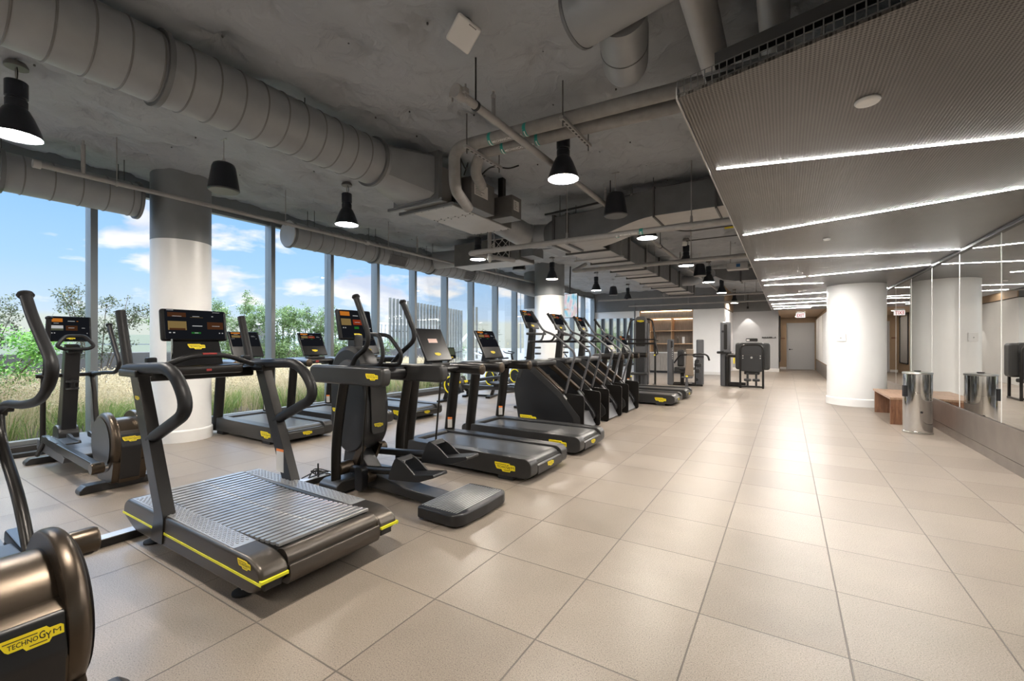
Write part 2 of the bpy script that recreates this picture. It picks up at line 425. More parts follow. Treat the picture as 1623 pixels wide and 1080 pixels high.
# ------------------------------------------------------------------ machine parts
def tile(b, x0, x1, y0, y1, mi, z=.0012): b.poly([(x0, y0, z), (x1, y0, z), (x1, y1, z), (x0, y1, z)], mi)
SCR = ['gloss', 's_orange', 's_tan', 's_red', 's_brown', 's_white', 's_green', 's_dark', 's_olive']
def display(w, h, lay):
    b = B(); W = w/2
    def T(u0, u1, v0, v1, mi, z=.0012): tile(b, -W+u0*w, -W+u1*w, v0*h, v1*h, mi, z)
    T(.03, .97, .04, .97, 7, .0006)
    if lay == 'run':
        T(.08, .38, .84, .93, 1); T(.17, .30, .80, .815, 5); T(.45, .60, .80, .81, 5)
        T(.08, .36, .60, .75, 2); T(.38, .66, .60, .75, 3); T(.42, .60, .665, .68, 5); T(.74, .84, .70, .71, 5); T(.74, .88, .66, .67, 5)
        T(.06, .09, .52, .54, 5); T(.12, .15, .52, .54, 5); T(.46, .56, .515, .545, 6); T(.88, .91, .52, .54, 5)
    elif lay == 'slatmill':
        T(.07, .35, .74, .88, 4); T(.14, .28, .755, .768, 5); T(.41, .62, .735, .742, 2); T(.45, .56, .765, .778, 5); T(.76, .79, .78, .80, 5)
        T(.07, .35, .32, .60, 2); T(.09, .33, .32, .38, 4, .0016); T(.44, .60, .45, .472, 5); T(.68, .95, .36, .60, 4); T(.76, .89, .46, .475, 5)
        T(.08, .11, .22, .25, 5); T(.14, .17, .22, .25, 5); T(.42, .57, .21, .26, 6); T(.47, .53, .228, .242, 5, .0016); T(.87, .89, .22, .25, 5); T(.92, .94, .22, .25, 5)
        T(.06, .16, .94, .955, 5); T(.78, .90, .92, .93, 5)
    elif lay == 'wide':
        T(.04, .33, .76, .90, 1); T(.12, .24, .70, .715, 5); T(.45, .62, .79, .81, 5); T(.66, .70, .79, .81, 1)
        T(.05, .34, .42, .62, 5, .0009); T(.05, .34, .42, .50, 8); T(.40, .68, .42, .62, 4); T(.46, .60, .52, .54, 5); T(.78, .86, .52, .535, 5)
        T(.06, .09, .30, .33, 5); T(.12, .15, .30, .33, 5); T(.90, .92, .30, .33, 5)
    elif lay == 'cross':
        T(.05, .33, .78, .92, 1); T(.42, .58, .78, .80, 5); T(.05, .34, .46, .68, 2); T(.40, .68, .48, .66, 3); T(.45, .62, .56, .575, 5); T(.76, .86, .56, .57, 5)
        T(.42, .56, .34, .42, 6); T(.08, .11, .36, .39, 5); T(.14, .17, .36, .39, 5); T(.90, .93, .36, .39, 5)
    elif lay == 'olive':
        T(.08, .92, .30, .92, 8)
    return b
def tablet(parent, o, up, w, h, th, lay, right=(0, 1, 0), lg=.2, name='screen', bev=.012, disp=(0, 1)):
    X = basis(o, right, up)
    b = B().box(-w/2, w/2, 0, h, -th, 0, bev, 3)
    s = obj(name, b, 'gloss' if lay else 'shell', parent, X=X)
    if lay and lay != 'off':
        d = display(w*.95, h*(disp[1]-disp[0])*.98, lay)
        dd = obj('display', d, SCR, s, smooth=False, X=Matrix.Translation((0, h*disp[0]+.006, .0006))); dd['label'] = 'lit touch screen'
    if lg: logo(s, (0, h*lg, .001), (1, 0, 0), (0, 1, 0), w*.22)
    return s

# ---------------------------------------------------------------- motor treadmill
def treadmill(label, loc, scr='run', group='motor treadmills facing the windows'):
    t = thing('treadmill', label, 'treadmill', loc, 0, group)
    pr = rounded([(-1.80, .06), (-1.74, .045), (-.06, .035), (0, .075), (0, .19), (-.055, .235), (-1.74, .245), (-1.80, .21)], .03, 3)
    for s in (-1, 1):
        y0, y1 = sorted((s*.27, s*.415))
        b = B().prism(pr, y0, y1, bev=.012)
        obj('side_rail', b, 'deck', t)
    b = B().prism([(-1.72, .07), (-.08, .05), (-.02, .09), (-.02, .17), (-.12, .195), (-1.72, .195)], -.271, .271)
    b.prism(rounded([(-1.80, .06), (-1.70, .05), (-1.62, .09), (-1.62, .243), (-1.74, .243), (-1.80, .20)], .03, 3), -.27, .27)
    obj('deck', b, 'deck', t)
    b = B().prism(rounded([(-1.60, .215), (-.10, .215), (-.052, .190), (-.052, .168), (-.10, .150), (-1.60, .150)], .022, 4), -.262, .262)
    obj('running_belt', b, 'belt', t)
    b = B().prism(rounded([(-.045, .17), (0.002, .15), (0.002, .06), (-.03, .06), (-.045, .09)], .012, 2), -.27, .27, bev=.003)
    obj('rear_bar', b, 'deck', t)
    for x in (-1.55, -.30):
        for s in (-1, 1): b = B().box(x-.09, x+.09, s*.36-.05, s*.36+.05, 0, .06, .01); obj('floor_foot', b, 'rubber', t)
    for s in (-1, 1):
        y = s*.375
        b = B().tube([(-1.70, y, .05), (-1.575, y, .985)], .070, 18, ell=(.95, .85))
        p = obj('upright_post', b, 'frame', t)
        # handrail: thick rounded bar back towards the runner
        b = B().tube(fillet([(-1.86, y, 1.025), (-1.62, y, 1.045), (-1.155, y, 1.035)], .1), .064, 18, ell=(1.05, .92))
        obj('handrail', b, 'frame', t)
        b = B().lathe([(.0, 0), (.064, 0), (.066, .006), (.064, .018), (.056, .026), (.04, .031), (0, .033)], 18, (0, 0, 0), 'x', X=Matrix.Translation((-1.156, y, 1.035)) @ Matrix.Diagonal((1, .92, 1.05, 1)), capa=False)
        obj('handrail_end', b, 'bronze', t)
        if s > 0:
            X = basis((-1.664, y, .27), (.8, .6, 0), (.13, 0, 1))
            b = B(); b.box(-.028, .028, 0, .12, .050, .0665); b.box(-.028, .028, .112, .135, .051, .0668, mi=1)
            w = obj('warning_label', b, ['paper', 'orange'], p, smooth=False, X=X)
    # console between the rails
    b = B().prism(rounded([(-1.90, 1.02), (-1.84, .985), (-1.52, 1.00), (-1.46, 1.04), (-1.50, 1.095), (-1.84, 1.11)], .03, 3), -.37, .37, bev=.015)
    c_ = obj('console', b, 'shell', t)
    b = B().box(-1.55, -1.49, -.17, .17, 1.09, 1.125, .01); obj('accessory_tray', b, 'deck', t)
    b = B().box(-1.50, -1.47, -.03, .03, 1.02, 1.06, .004); obj('stop_key', b, 'red', c_)
    tablet(t, (-1.505, 0, 1.15), (-.50, 0, 1), .47, .445, .03, scr, lg=.20, disp=(.36, 1) if scr != 'off' else (0, 1))
    b = B().prism([(-1.70, 1.08), (-1.53, 1.08), (-1.60, 1.26), (-1.66, 1.26)], -.10, .10, bev=.012); obj('screen_mount', b, 'shell', t)
    logo(t, (-.30, -.4165, .125), (1, 0, 0), (0, 0, 1), .24)
    logo(t, (.0012, 0, .115), (0, 1, 0), (0, 0, 1), .14)
    return t

# ---------------------------------------------------------------- curved slat treadmill (non-motorised)
def slatmill(label, loc):
    t = thing('slat_treadmill', label, 'treadmill', loc)
    prof = rounded([(-1.78, .165), (-1.58, .085), (-.10, .085), (.0, .175), (-.025, .235), (-.12, .272), (-1.70, .285), (-1.77, .245)], [.03, .06, .09, .05, .05, .06, .04, .04], 5)
    for s in (-1, 1):
        y0, y1 = sorted((s*.30, s*.45))
        b = B().prism(prof, y0, y1, bev=.022, seg=3)
        sd = obj('side_shell', b, 'bronze2', t)
        # perforated grip strip on top of the shell
        zt = lambda x: .2722+(-.12-x)*.00823
        b = B().prism([(-1.66, zt(-1.66)-.004), (-.30, zt(-.30)-.004), (-.30, zt(-.30)+.0015), (-1.66, zt(-1.66)+.0015)], s*.375-.058, s*.375+.058)
        k = 0
        for ix in range(55):
            for iy in range(4):
                x = -1.62+ix*.0235; y = s*.375-.042+iy*.026+(.013 if ix % 2 else 0)
                b.box(x-.0085, x+.0085, y-.0045, y+.0045, zt(x)+.001, zt(x)+.005)
        obj('grip_strip', b, 'ledge', sd)
        b = B().prism([(-1.775, .172), (-.006, .160), (-.004, .174), (-1.775, .186)], s*.4495, s*.4525)
        ys = sorted((s*.31, s*.452))
        b.prism([(-.02, .172), (.003, .172), (.003, .187), (-.02, .187)], ys[0], ys[1])
        o = obj('yellow_stripe', b, 'lime', sd)
        b = B().box(-.06, .002, min(s*.33, s*.42), max(s*.33, s*.42), .118, .152, .004, X=Matrix.Translation((-.030, 0, 0)))
        obj('carry_slot', b, 'ink', sd)
    # slatted belt, gently curved
    b = B(); n = 30; sl = []
    def curve(u):
        x = -1.66+u*1.56; z = .262+.035*((x+.86)/.78)**2
        return x, z
    for i in range(n):
        x0, z0 = curve(i/n); x1, z1 = curve((i+1)/n)
        a = math.atan2(z1-z0, x1-x0); ln = math.hypot(x1-x0, z1-z0)
        X = Matrix.Translation(((x0+x1)/2, 0, (z0+z1)/2)) @ Matrix.Rotation(-a, 4, 'Y')
        sb = B().box(-ln/2+.0095, ln/2-.0095, -.298, .298, -.018, 0, .002, 1)
        s_ = obj('belt_slat', sb, 'slat', t, X=X)
    b = B()
    for i in range(n):
        x0, z0 = curve((i+.5)/n); b.box(x0-.016, x0+.016, -.003, .003, z0+.0004, z0+.0016)
    obj('centre_line', b, 'paper', t)
    b = B().prism([(-1.70, .10), (-.10, .10), (-.07, .2), (-.10, .245), (-.86, .235), (-1.66, .25)], -.299, .299)
    obj('belt_bed', b, 'ink', t)
    b = B().lathe([(0, -.296), (.058, -.296), (.058, .296), (0, .296)], 20, (-.085, 0, .215), 'y'); obj('rear_roller', b, 'bronze2', t)
    b = B().prism(rounded([(-.17, .095), (-.02, .10), (.004, .15), (-.008, .205), (-.022, .205), (-.022, .165), (-.05, .13)], .02, 3), -.300, .300, bev=.004)
    obj('rear_cowl', b, 'bronze2', t)
    b = B().box(-.060, -.016, -.296, .296, .185, .199, .003); obj('cowl_step', b, 'ledge', t)
    b = B().prism(rounded([(-1.78, .16), (-1.60, .09), (-1.55, .1), (-1.62, .26), (-1.74, .27)], .04, 3), -.30, .30); obj('front_cowl', b, 'bronze2', t)
    for x in (-1.50, -.33):
        for s in (-1, 1):
            b = B(); b.tube([(x, s*.37, .012), (x, s*.37, .10)], .011, 8, mi=1); b.lathe([(0, 0), (.055, 0), (.055, .012), (.03, .02), (.014, .02)], 16, (x, s*.37, 0), mi=0)
            obj('levelling_foot', b, ['rubber', 'steel'], t)
    for s in (-1, 1):
        y = s*.422
        # slanting post with its lower blade
        b = B().prism(rounded([(-1.30, .10), (-1.12, .10), (-1.10, .27), (-1.52, 1.17), (-1.64, 1.17), (-1.235, .27)], [.02, .02, .03, .02, .02, .03], 3), y-.036, y+.036, bev=.006)
        p = obj('upright_post', b, 'frame', t)
        b = B().tube(fillet([(-1.79, y, 1.185), (-1.05, y, 1.215), (-.83, y, .965), (-1.37, y, .735)], [0, .20, .16, 0], 8), .038, 16)
        obj('side_handle', b, 'soft', t)
        b = B().box(-1.80, -1.50, y-.05, y+.05, 1.135, 1.185, .012); obj('handle_bracket', b, 'frame', t)
        b = B().tube([(-1.765, s*.42, 1.17), (-1.925, s*.42, 1.60)], .030, 14); obj('push_grip', b, 'soft', t)
        b = B().box(-1.70, -1.64, s*.325-.03, s*.325+.03, 1.20, 1.265, .01); obj('brake_lever', b, 'gloss', t)
        if s > 0:
            X = basis((-1.262, y-.0368, .33), (1, 0, 0), (-.45, 0, 1))
            b = B(); b.box(-.05, .05, 0, .17, 0, .001); b.box(-.05, .05, .165, .185, 0, .0013, mi=1)
            obj('warning_label', b, ['paper', 'orange'], p, smooth=False, X=X)
        else:
            logo(p, (-1.50, y-.0368, 1.0), (1, 0, 0), (0, 0, 1), .07)
    # cross console, tray and bull-bar
    b = B().box(-1.80, -1.67, -.40, .40, 1.09, 1.17, .015); obj('cross_beam', b, 'frame', t)
    b = B().box(-1.70, -1.56, -.26, .26, 1.13, 1.20, .02); c_ = obj('console', b, 'frame', t)
    b = B().box(-1.557, -1.552, -.018, .018, 1.155, 1.172); obj('magnet_key', b, 'red', c_)
    b = B().tube(fillet([(-1.62, -.30, 1.19), (-1.56, -.12, 1.275), (-1.56, .12, 1.275), (-1.62, .36, 1.19)], .08), .020, 12); obj('bull_bar', b, 'soft', t)
    b = B().box(-1.56, -1.535, -.05, .05, 1.280, 1.294, .005); obj('pulse_sensor', b, 'red', t)
    b = B().prism([(-1.72, 1.18), (-1.70, 1.18), (-1.78, 1.40), (-1.80, 1.40)], -.17, .17); kp = obj('keypad_panel', b, 'gloss', t)
    b = B().box(-1.80, -1.72, -.185, -.172, 1.18, 1.40, .004); obj('panel_edge', b, 'chrome', kp)
    logo(kp, (-1.756, .0, 1.34), (0, 1, 0), (-.34, 0, 1), .12)
    tablet(t, (-1.75, .0, 1.385), (-.14, 0, 1), .46, .25, .045, 'slatmill', lg=0, bev=.02)
    logo(t, (-.16, -.4515, .232), (1, 0, 0), (0, 0, 1), .125)
    return t

# ---------------------------------------------------------------- elliptical trainer with rear drum
def elliptical(label, loc, near, far, arm_ph=(.25, .55), group='elliptical trainers with a round rear drum', cy=0.):
    t = thing('elliptical_trainer', label, 'elliptical trainer', loc, 0, group)
    for x in (0, -1.80):
        b = B().prism(rounded([(-.32, 0), (.32, 0), (.32, .035), (.28, .075), (-.28, .075), (-.32, .035)], .012, 2), x-.06, x+.06, axis='x', bev=.01)
        obj('floor_bar', b, 'deck', t)
    b = B().box(-1.78, -.05, -.055, .055, .055, .15, .015); obj('frame_beam', b, 'frame', t)
    b = B().prism(rounded([(-1.80, .17), (-.85, .13), (-.80, .20), (-1.00, .245), (-1.78, .285)], .03, 3), -.22, .22, bev=.015); obj('base_cover', b, 'grey', t)
    cx, cz = -.045, .425
    # drum: two flat discs with a narrower saddle between
    def ring(y0, y1, r, name, mat, parent):
        s = 1 if y1 > 0 else -1
        a, c_ = (y0, y1)
        b = B().lathe([(0, a), (r-.012, a), (r-.004, a+s*.004), (r, a+s*.014), (r, c_-s*.032), (r-.004, c_-s*.018), (r-.014, c_-s*.008), (r-.030, c_-s*.001), (r-.045, c_+s*.004), (0, c_+s*.006)], 48, (cx, 0, cz), 'y')
        b.prism(rounded([(cx-.14, .07), (cx+.20, .07), (cx+.255, cz-.16), (cx, cz), (cx-.25, cz-.16)], .02, 2), min(a, c_-s*.012), max(a, c_-s*.012))
        return obj(name, b, mat, parent)
    for s in (-1, 1):
        d = ring(s*.075, s*.140, .285, 'drum_disc', 'bronze', t)
        b = B().lathe([(0, 0), (.235, 0), (.24, s*.004), (0, s*.0045)], 40, (cx, s*.146, cz), 'y'); obj('disc_face', b, 'grey', d)
    pts = [(cx+.225*math.cos(a), cz+.225*math.sin(a)) for a in [math.radians(q) for q in range(200, 20, -12)]]
    pts = pts + [(cx+.215, cz+.115), (cx+.250, cz+.095), (cx+.275, cz-.05), (cx+.215, .07), (cx-.14, .07)]
    b = B().prism(pts, -.078, .078); hs = obj('drum_housing', b, 'bronze', t)
    b = B().prism(rounded([(cx+.15, cz+.10), (cx+.257, cz+.098), (cx+.281, cz-.02), (cx+.225, .10), (cx+.15, .10)], .012, 2), -.076, .076, bev=.006); bp = obj('rear_panel', b, 'shell', hs)
    logo(bp, (cx+.2725, 0, cz+.050), (0, 1, 0), (-.20, 0, 1), .135)
    # crank pins, pedal arms and foot plates
    for s, z in ((-1, arm_ph[0]), (1, arm_ph[1])):
        dx = .19 if s < 0 else -.27
        b = B().lathe([(0, s*.16), (.02, s*.16), (.02, s*.20), (0, s*.20)], 12, (dx, 0, z), 'y'); b.lathe([(0, s*.19), (.048, s*.19), (.052, s*.20), (.052, s*.27), (.046, s*.28), (0, s*.28)], 20, (dx, 0, z), 'y', mi=1)
        pin = obj('crank_pin', b, ['chrome', 'bronze'], t)
        b = B().prism(rounded([(dx+.04, z-.045), (dx+.04, z+.045), (-.95, .345), (-1.40, .37), (-1.42, .30), (-.95, .26)], .015, 2), s*.235-.03, s*.235+.03, bev=.012); a = obj('pedal_arm', b, 'frame', t)
        b = B().box(-1.25, -.86, s*.17-.085, s*.17+.085, .315, .335, .01)
        for q in (-1, 1): b.prism(rounded([(-1.27, .315), (-.86, .315), (-.88, .35), (-1.12, .355), (-1.20, .375), (-1.27, .375)], .02, 2), s*.17+q*.085-.012, s*.17+q*.085+.012, bev=.004)
        obj('foot_plate', b, 'shell', t)
        b = B().tube([(-1.68, s*.235, .115), (-1.38, s*.235, .335)], .022, 10); obj('link_rod', b, 'frame', t)
    # column
    b = B().prism(rounded([(-1.80, .26), (-1.62, .26), (-1.50, .95), (-1.44, 1.30), (-1.53, 1.33), (-1.62, .95)], .04, 3), -.065, .065, bev=.02, seg=3); cm = obj('column', b, 'shell', t)
    b = B().prism(rounded([(-1.84, .24), (-1.58, .22), (-1.58, .36), (-1.66, .42), (-1.80, .42)], .05, 4), -.09, .09, bev=.02); obj('column_boot', b, 'shell', t)
    X = basis((-1.588, 0, .50), (0, 1, 0), (.15, 0, 1)); b = B(); b.box(-.05, .05, 0, .075, .0, .003); b.box(-.05, .05, .072, .085, 0, .0034, mi=1); obj('warning_label', b, ['paper', 'orange'], cm, smooth=False, X=X)
    b = B().tube([(-1.58, -.27, 1.0), (-1.58, .27, 1.0)], .022, 12); obj('pivot_bar', b, 'frame', t)
    b = B()
    for z in (.84, .92): b.lathe([(.03, z), (.055, z), (.055, z+.02), (.03, z+.02)], 18, (-1.47, 0, 0), capa=True)
    b.box(-1.56, -1.46, -.02, .02, .83, .95, .008); obj('bottle_holder', b, 'shell', t)
    b = B().tube(fillet([(-1.37, 0, 1.445), (-1.37, .08, 1.445), (-1.35, .155, 1.335), (-1.35, .11, 1.30), (-1.35, -.11, 1.30), (-1.35, -.155, 1.335), (-1.37, -.08, 1.445), (-1.37, 0, 1.445)], .035, 4), .019, 10)
    obj('fixed_handle', b, 'soft', t)
    b = B().prism(rounded([(-1.53, 1.28), (-1.36, 1.25), (-1.36, 1.28), (-1.52, 1.36)], .015, 2), -.06, .06, bev=.008); obj('handle_neck', b, 'shell', t)
    tablet(t, (-1.54, .0, 1.385), (-.12, 0, 1), .37, .29, .03, 'wide', lg=.13)
    for s, pts in ((-1, near), (1, far)):
        if not pts: continue
        y = s*.235
        lever, grip = pts
        y = s*.20; b = B().tube(spline([(p[0], y, p[1]) for p in lever], 4), .024, 12); b.lathe([(.03, -.03), (.034, -.03), (.034, .03), (.03, .03)], 14, (lever[0][0], y, lever[0][1]), 'y')
        lv = obj('swing_lever', b, 'frame', t)
        gp = spline([(p[0], y, p[1]) for p in grip], 7); n = len(gp)
        b = B().tube(gp, [.0205 if i < n*.45 else .0225 for i in range(n)], 14)
        b.lathe([(0, -.012), (.027, -.010), (.032, 0), (.027, .012), (0, .014)], 16, X=Matrix.Translation(gp[-1]) @ Matrix.Rotation(-.45, 4, 'Y'))
        obj('moving_handle', b, 'soft', t)
    return t

# ---------------------------------------------------------------- suspended-stride cross trainer
def cross_trainer(label, loc):
    t = thing('stride_trainer', label, 'elliptical trainer', loc)
    b = B().prism(rounded([(-.42, -.34), (-.04, -.35), (0, -.27), (.012, 0), (0, .27), (-.04, .35), (-.42, .34), (-.40, 0)], [.03, .05, .03, .02, .03, .05, .03, 0], 3), .012, .105, axis='z', bev=.018, seg=3); rp = obj('step_plate', b, 'shell', t)
    b = B()
    for i in range(15): b.box(-.40+i*.024, -.388+i*.024, -.30, .30, .1045, .1075)
    obj('step_ribs', b, 'ledge', rp)
    b = B().prism(rounded([(-1.52, .05), (-.36, .012), (-.36, .085), (-.75, .105), (-1.20, .175), (-1.52, .185)], .02, 3), -.10, .10, bev=.02, seg=3); obj('base_spine', b, 'deck', t)
    b = B().prism(rounded([(-.36, .02), (.36, .02), (.36, .09), (.30, .125), (-.30, .125), (-.36, .09)], .02, 2), -1.62, -1.36, axis='x', bev=.015); obj('front_base', b, 'deck', t)
    # leaf shaped body
    pr = rounded([(-1.52, .32), (-1.66, .42), (-1.75, .60), (-1.75, 1.05), (-1.30, 1.05), (-1.24, .80), (-1.25, .52), (-1.34, .38)], [.08, .08, .05, .02, .02, .05, .08, .08], 4)
    b = B().prism(pr, -.135, .135, bev=.045, seg=4); bd = obj('drive_cover', b, 'shell', t)
    b = B().prism(rounded([(-.075, .52), (.075, .52), (.095, 1.0), (-.095, 1.0)], .03, 3), -1.245, -1.228, axis='x', bev=.006); pp = obj('cover_panel', b, 'deck', bd)
    logo(pp, (-1.2275, .0, .60), (0, 1, 0), (0, 0, 1), .105)
    logo(bd, (-1.66, -.137, .72), (1, 0, 0), (0, 0, 1), .12)
    b = B().prism([(-1.66, .12), (-1.20, .12), (-1.42, .36), (-1.62, .36)], -.075, .075, bev=.01)
    for s in (-1, 1): b.prism([(-1.52, .15), (-1.44, .15), (-1.30, .40), (-1.36, .44)], s*.10-.02, s*.10+.02, bev=.004, mi=1)
    obj('support_legs', b, ['shell', 'bronze'], t)
    b = B().lathe([(0, -.10), (.22, -.10), (.26, -.07), (.26, .07), (.22, .10), (0, .10)], 40, (-1.56, 0, 1.08), 'y'); fw = obj('flywheel_cover', b, 'shell', t)
    for s in (-1, 1):
        b = B().lathe([(0, s*.101), (.15, s*.101), (.14, s*.125), (0, s*.130)], 32, (-1.54, 0, 1.06), 'y'); obj('hub_cap', b, 'grey', fw)
    # long rounded side arms with hanging levers and rods
    b = B().box(-1.55, -1.28, -.22, .22, 1.00, 1.13, .03); b.lathe([(0, -.24), (.055, -.24), (.055, .24), (0, .24)], 20, (-1.15, 0, 1.08), 'y'); obj('cross_housing', b, 'shell', t)
    for s, x0, x1 in ((-1, -1.80, -.80), (1, -1.62, -.66)):
        y = s*.285
        b = B().prism(rounded([(x0, 1.0), (x1, 1.0), (x1, 1.165), (x0, 1.165)], .06, 5), y-.05, y+.05, bev=.026, seg=3); a = obj('side_arm', b, 'deck', t)
        if s < 0: logo(a, (x1-.13, y-.0515, 1.082), (1, 0, 0), (0, 0, 1), .15)
        else:
            b = B().box(-.035, .035, -.04, .04, 0, .0015); b.box(-.035, .035, .032, .042, .0005, .002, mi=1); obj('warning_label', b, ['deck', 'orange'], a, smooth=False, X=basis((x0+.42, y-.0512, 1.08), (1, 0, 0), (0, 0, 1)))
        xb = -1.34 if s < 0 else -1.12
        b = B().tube(spline([(xb-.01, y, 1.02), (xb-.07, y, .75), (xb-.12, y, .45), (xb-.13, y, .07)], 6), .036, 12, ell=(1.2, .75)); obj('hanging_lever', b, 'frame', t)
        # pedal link, boss and shoe
        z = .235 if s < 0 else .34; xr = -.83 if s < 0 else -.70
        b = B().tube([(-1.46, s*.16, z-.04), (xr-.03, s*.13, z+.02)], .034, 12); b.lathe([(0, -.07), (.055, -.07), (.06, -.06), (.06, .06), (.055, .07), (0, .07)], 18, (-1.46, s*.20, z-.02), 'y', mi=1); obj('pedal_link', b, ['frame', 'bronze'], t)
        sh = B().prism(rounded([(xr-.04, z-.035), (xr+.30, z-.005), (xr+.48, z+.06), (xr+.47, z+.085), (xr+.14, z+.03), (xr-.02, z+.045)], .02, 3), s*.13-.085, s*.13+.085, bev=.012)
        for q in (-1, 1): sh.prism(rounded([(xr-.03, z), (xr+.30, z+.03), (xr+.16, z+.13), (xr+.06, z+.165), (xr+.02, z+.12)], .03, 3), s*.13+q*.078-.008, s*.13+q*.078+.008, bev=.003)
        obj('foot_pedal', sh, 'shell', t)
        b = B().prism(rounded([(xr+.02, z+.13), (xr+.12, z+.135), (xr+.06, z+.17)], .015, 2), s*.13-.085, s*.13+.085, bev=.006); obj('toe_bridge', b, 'shell', t)
        xt = -1.08 if s < 0 else -.69
        xe = -1.19 if s < 0 else -.73
        b = B().tube([(xt, y-s*.03, 1.01), (xe, y-s*.06, z+.05)], .009, 8); obj('connecting_rod', b, 'frame', t)
        if s < 0:
            b = B().prism(rounded([(xe-.055, .055), (xe+.055, .055), (xe+.055, .275), (xe-.055, .275)], .05, 5), y+.02, y+.09, bev=.012); obj('crank_boss', b, 'gloss', t)
            b = B().lathe([(0, y+.08), (.05, y+.08), (.055, y+.09), (.055, y+.16), (0, y+.16)], 18, (xe+.02, 0, .17), 'y'); obj('boss_collar', b, 'bronze', t)
        # moving handles
        g = [(-1.31, 1.15), (-1.25, 1.24), (-1.12, 1.33), (-1.09, 1.43), (-1.14, 1.56), (-1.25, 1.78)] if s < 0 else [(-1.30, 1.17), (-1.17, 1.28), (-1.03, 1.38), (-1.01, 1.46), (-1.06, 1.58), (-1.16, 1.765)]
        gp = spline([(p[0], s*.24, p[1]) for p in g], 6); n = len(gp)
        b = B().tube(gp, [.022 if i < n*.7 else .027 for i in range(n)], 12)
        b.lathe([(0, -.015), (.030, -.012), (.036, 0), (.030, .016), (0, .02)], 14, X=Matrix.Translation(gp[-1]) @ Matrix.Rotation(-.4, 4, 'Y')); obj('moving_handle', b, 'soft', t)
        b = B().tube(fillet([(-1.33, s*.12, 1.155), (-1.07, s*.12, 1.165), (-1.04, s*.11, 1.27), (-1.10 if s < 0 else -1.20, s*.10, 1.44), (-1.30, s*.06, 1.45)], .06), .019, 12); obj('fixed_handle', b, 'soft', t)
    b = B().box(-1.62, -1.50, -.05, .05, 1.10, 1.45, .02); obj('screen_mount', b, 'shell', t)
    tablet(t, (-1.51, .0, 1.40), (-.22, 0, 1), .40, .30, .045, 'cross', lg=.15, bev=.018)
    return t

# ---------------------------------------------------------------- stair climber
def climber(label, loc):
    t = thing('stair_climber', label, 'stair climber', loc, 0, 'stair climbers in a row')
    side = rounded([(-1.14, 0.03), (-.20, 0.03), (-.06, .14), (-.075, .22), (-.20, .38), (-.42, .62), (-.93, 1.02), (-1.10, 1.03), (-1.18, .83), (-1.24, .62)], [.02, .05, .06, .05, .08, .03, .08, .07, .02, .02], 4)
    for s in (-1, 1):
        y0, y1 = sorted((s*.26, s*.37))
        b = B().prism(side, y0, y1, bev=.02, seg=3); sp = obj('side_cover', b, 'shell', t)
        b = B().prism(rounded([(-1.17, .80), (-1.10, 1.035), (-.92, 1.03), (-.40, .625), (-.06, .23), (-.05, .14), (-.14, .06), (-.17, .10), (-.16, .20), (-.44, .54), (-.95, .93), (-1.06, .93), (-1.10, .80)], .02, 2), s*.355, s*.376, bev=.005); obj('cover_band', b, 'deck', sp)
        b = B().prism([(-.99, 1.02), (-.91, 1.05), (-.34, .605), (-.38, .555)], s*.30-.045, s*.30+.045, bev=.008); obj('step_edge_trim', b, 'bronze', sp)
        b = B().prism(rounded([(-.28, .03), (-.03, .0), (0, .03), (0.005, .52), (-.01, .565), (-.28, .585)], .02, 3), s*.345-.012, s*.345+.012, bev=.005); obj('rear_wing', b, 'frame', t)
        hr = fillet([(-.33, s*.30, .58), (-.15, s*.32, 1.21), (-.53, s*.31, 1.50), (-.72, s*.30, 1.56), (-.95, s*.30, 1.88)], [0, .08, .07, .07, 0], 5)
        n = len(hr); b = B().tube(hr, .018, 12); obj('handrail', b, 'grey', t)
        b = B().tube([hr[-1]+(hr[-4]-hr[-1])*0, hr[-1]+(Vector((-.72, s*.30, 1.56))-hr[-1])*.55], .025, 12); obj('grip_sleeve', b, 'soft', t)
        b = B().tube(fillet([(-.70, s*.30, 1.555), (-.76, s*.28, 1.395), (-.98, s*.20, 1.385), (-1.10, s*.10, 1.385)], .07), .017, 10); obj('forward_bar', b, 'grey', t)
        b = B().tube(fillet([(-.50, s*.31, 1.49), (-.56, s*.30, 1.395), (-.98, s*.28, 1.385)], .07), .017, 10); obj('elbow_bar', b, 'soft', t)
    # steps
    for i in range(4):
        x = -.28-.20*i; z = .22+.20*i
        b = B().box(x-.24, x, -.26, .26, z-.03, z, .008); b.box(x-.02, x, -.26, .26, z-.17, z-.03, mi=1); obj('step', b, ['deck', 'shell'], t)
    b = B().prism([(-1.10, .04), (-.22, .04), (-.30, .12), (-1.06, .78)], -.26, .26); obj('step_core', b, 'ink', t)
    b = B().prism([(-.27, .03), (-.04, .03), (-.06, .06), (-.16, .25), (-.27, .25)], -.26, .26, bev=.005); obj('entry_step', b, 'grey', t)
    b = B().box(-1.20, -.80, -.365, .365, .98, 1.08, .035, 3); obj('front_cowl', b, 'shell', t)
    b = B().prism(rounded([(-1.19, 1.05), (-1.08, 1.05), (-1.04, 1.60), (-1.12, 1.66)], .02, 3), -.05, .05, bev=.012); cm = obj('screen_column', b, 'frame', t)
    for z in (1.17, 1.27):
        b = B().lathe([(0, 0), (.05, 0), (.055, .015), (.05, .03), (.04, .03)], 16, (-.98, .0, z)); obj('bottle_ring', b, 'shell', cm)
    b = B().box(-1.10, -.92, -.20, .20, 1.50, 1.54, .012); obj('console_tray', b, 'shell', t)
    tablet(t, (-1.06, .0, 1.615), (-.42, 0, 1), .44, .335, .03, 'run', lg=.14, disp=(.28, 1))
    logo(t, (-.96, -.372, .14), (1, 0, 0), (0, 0, 1), .30)
    return t

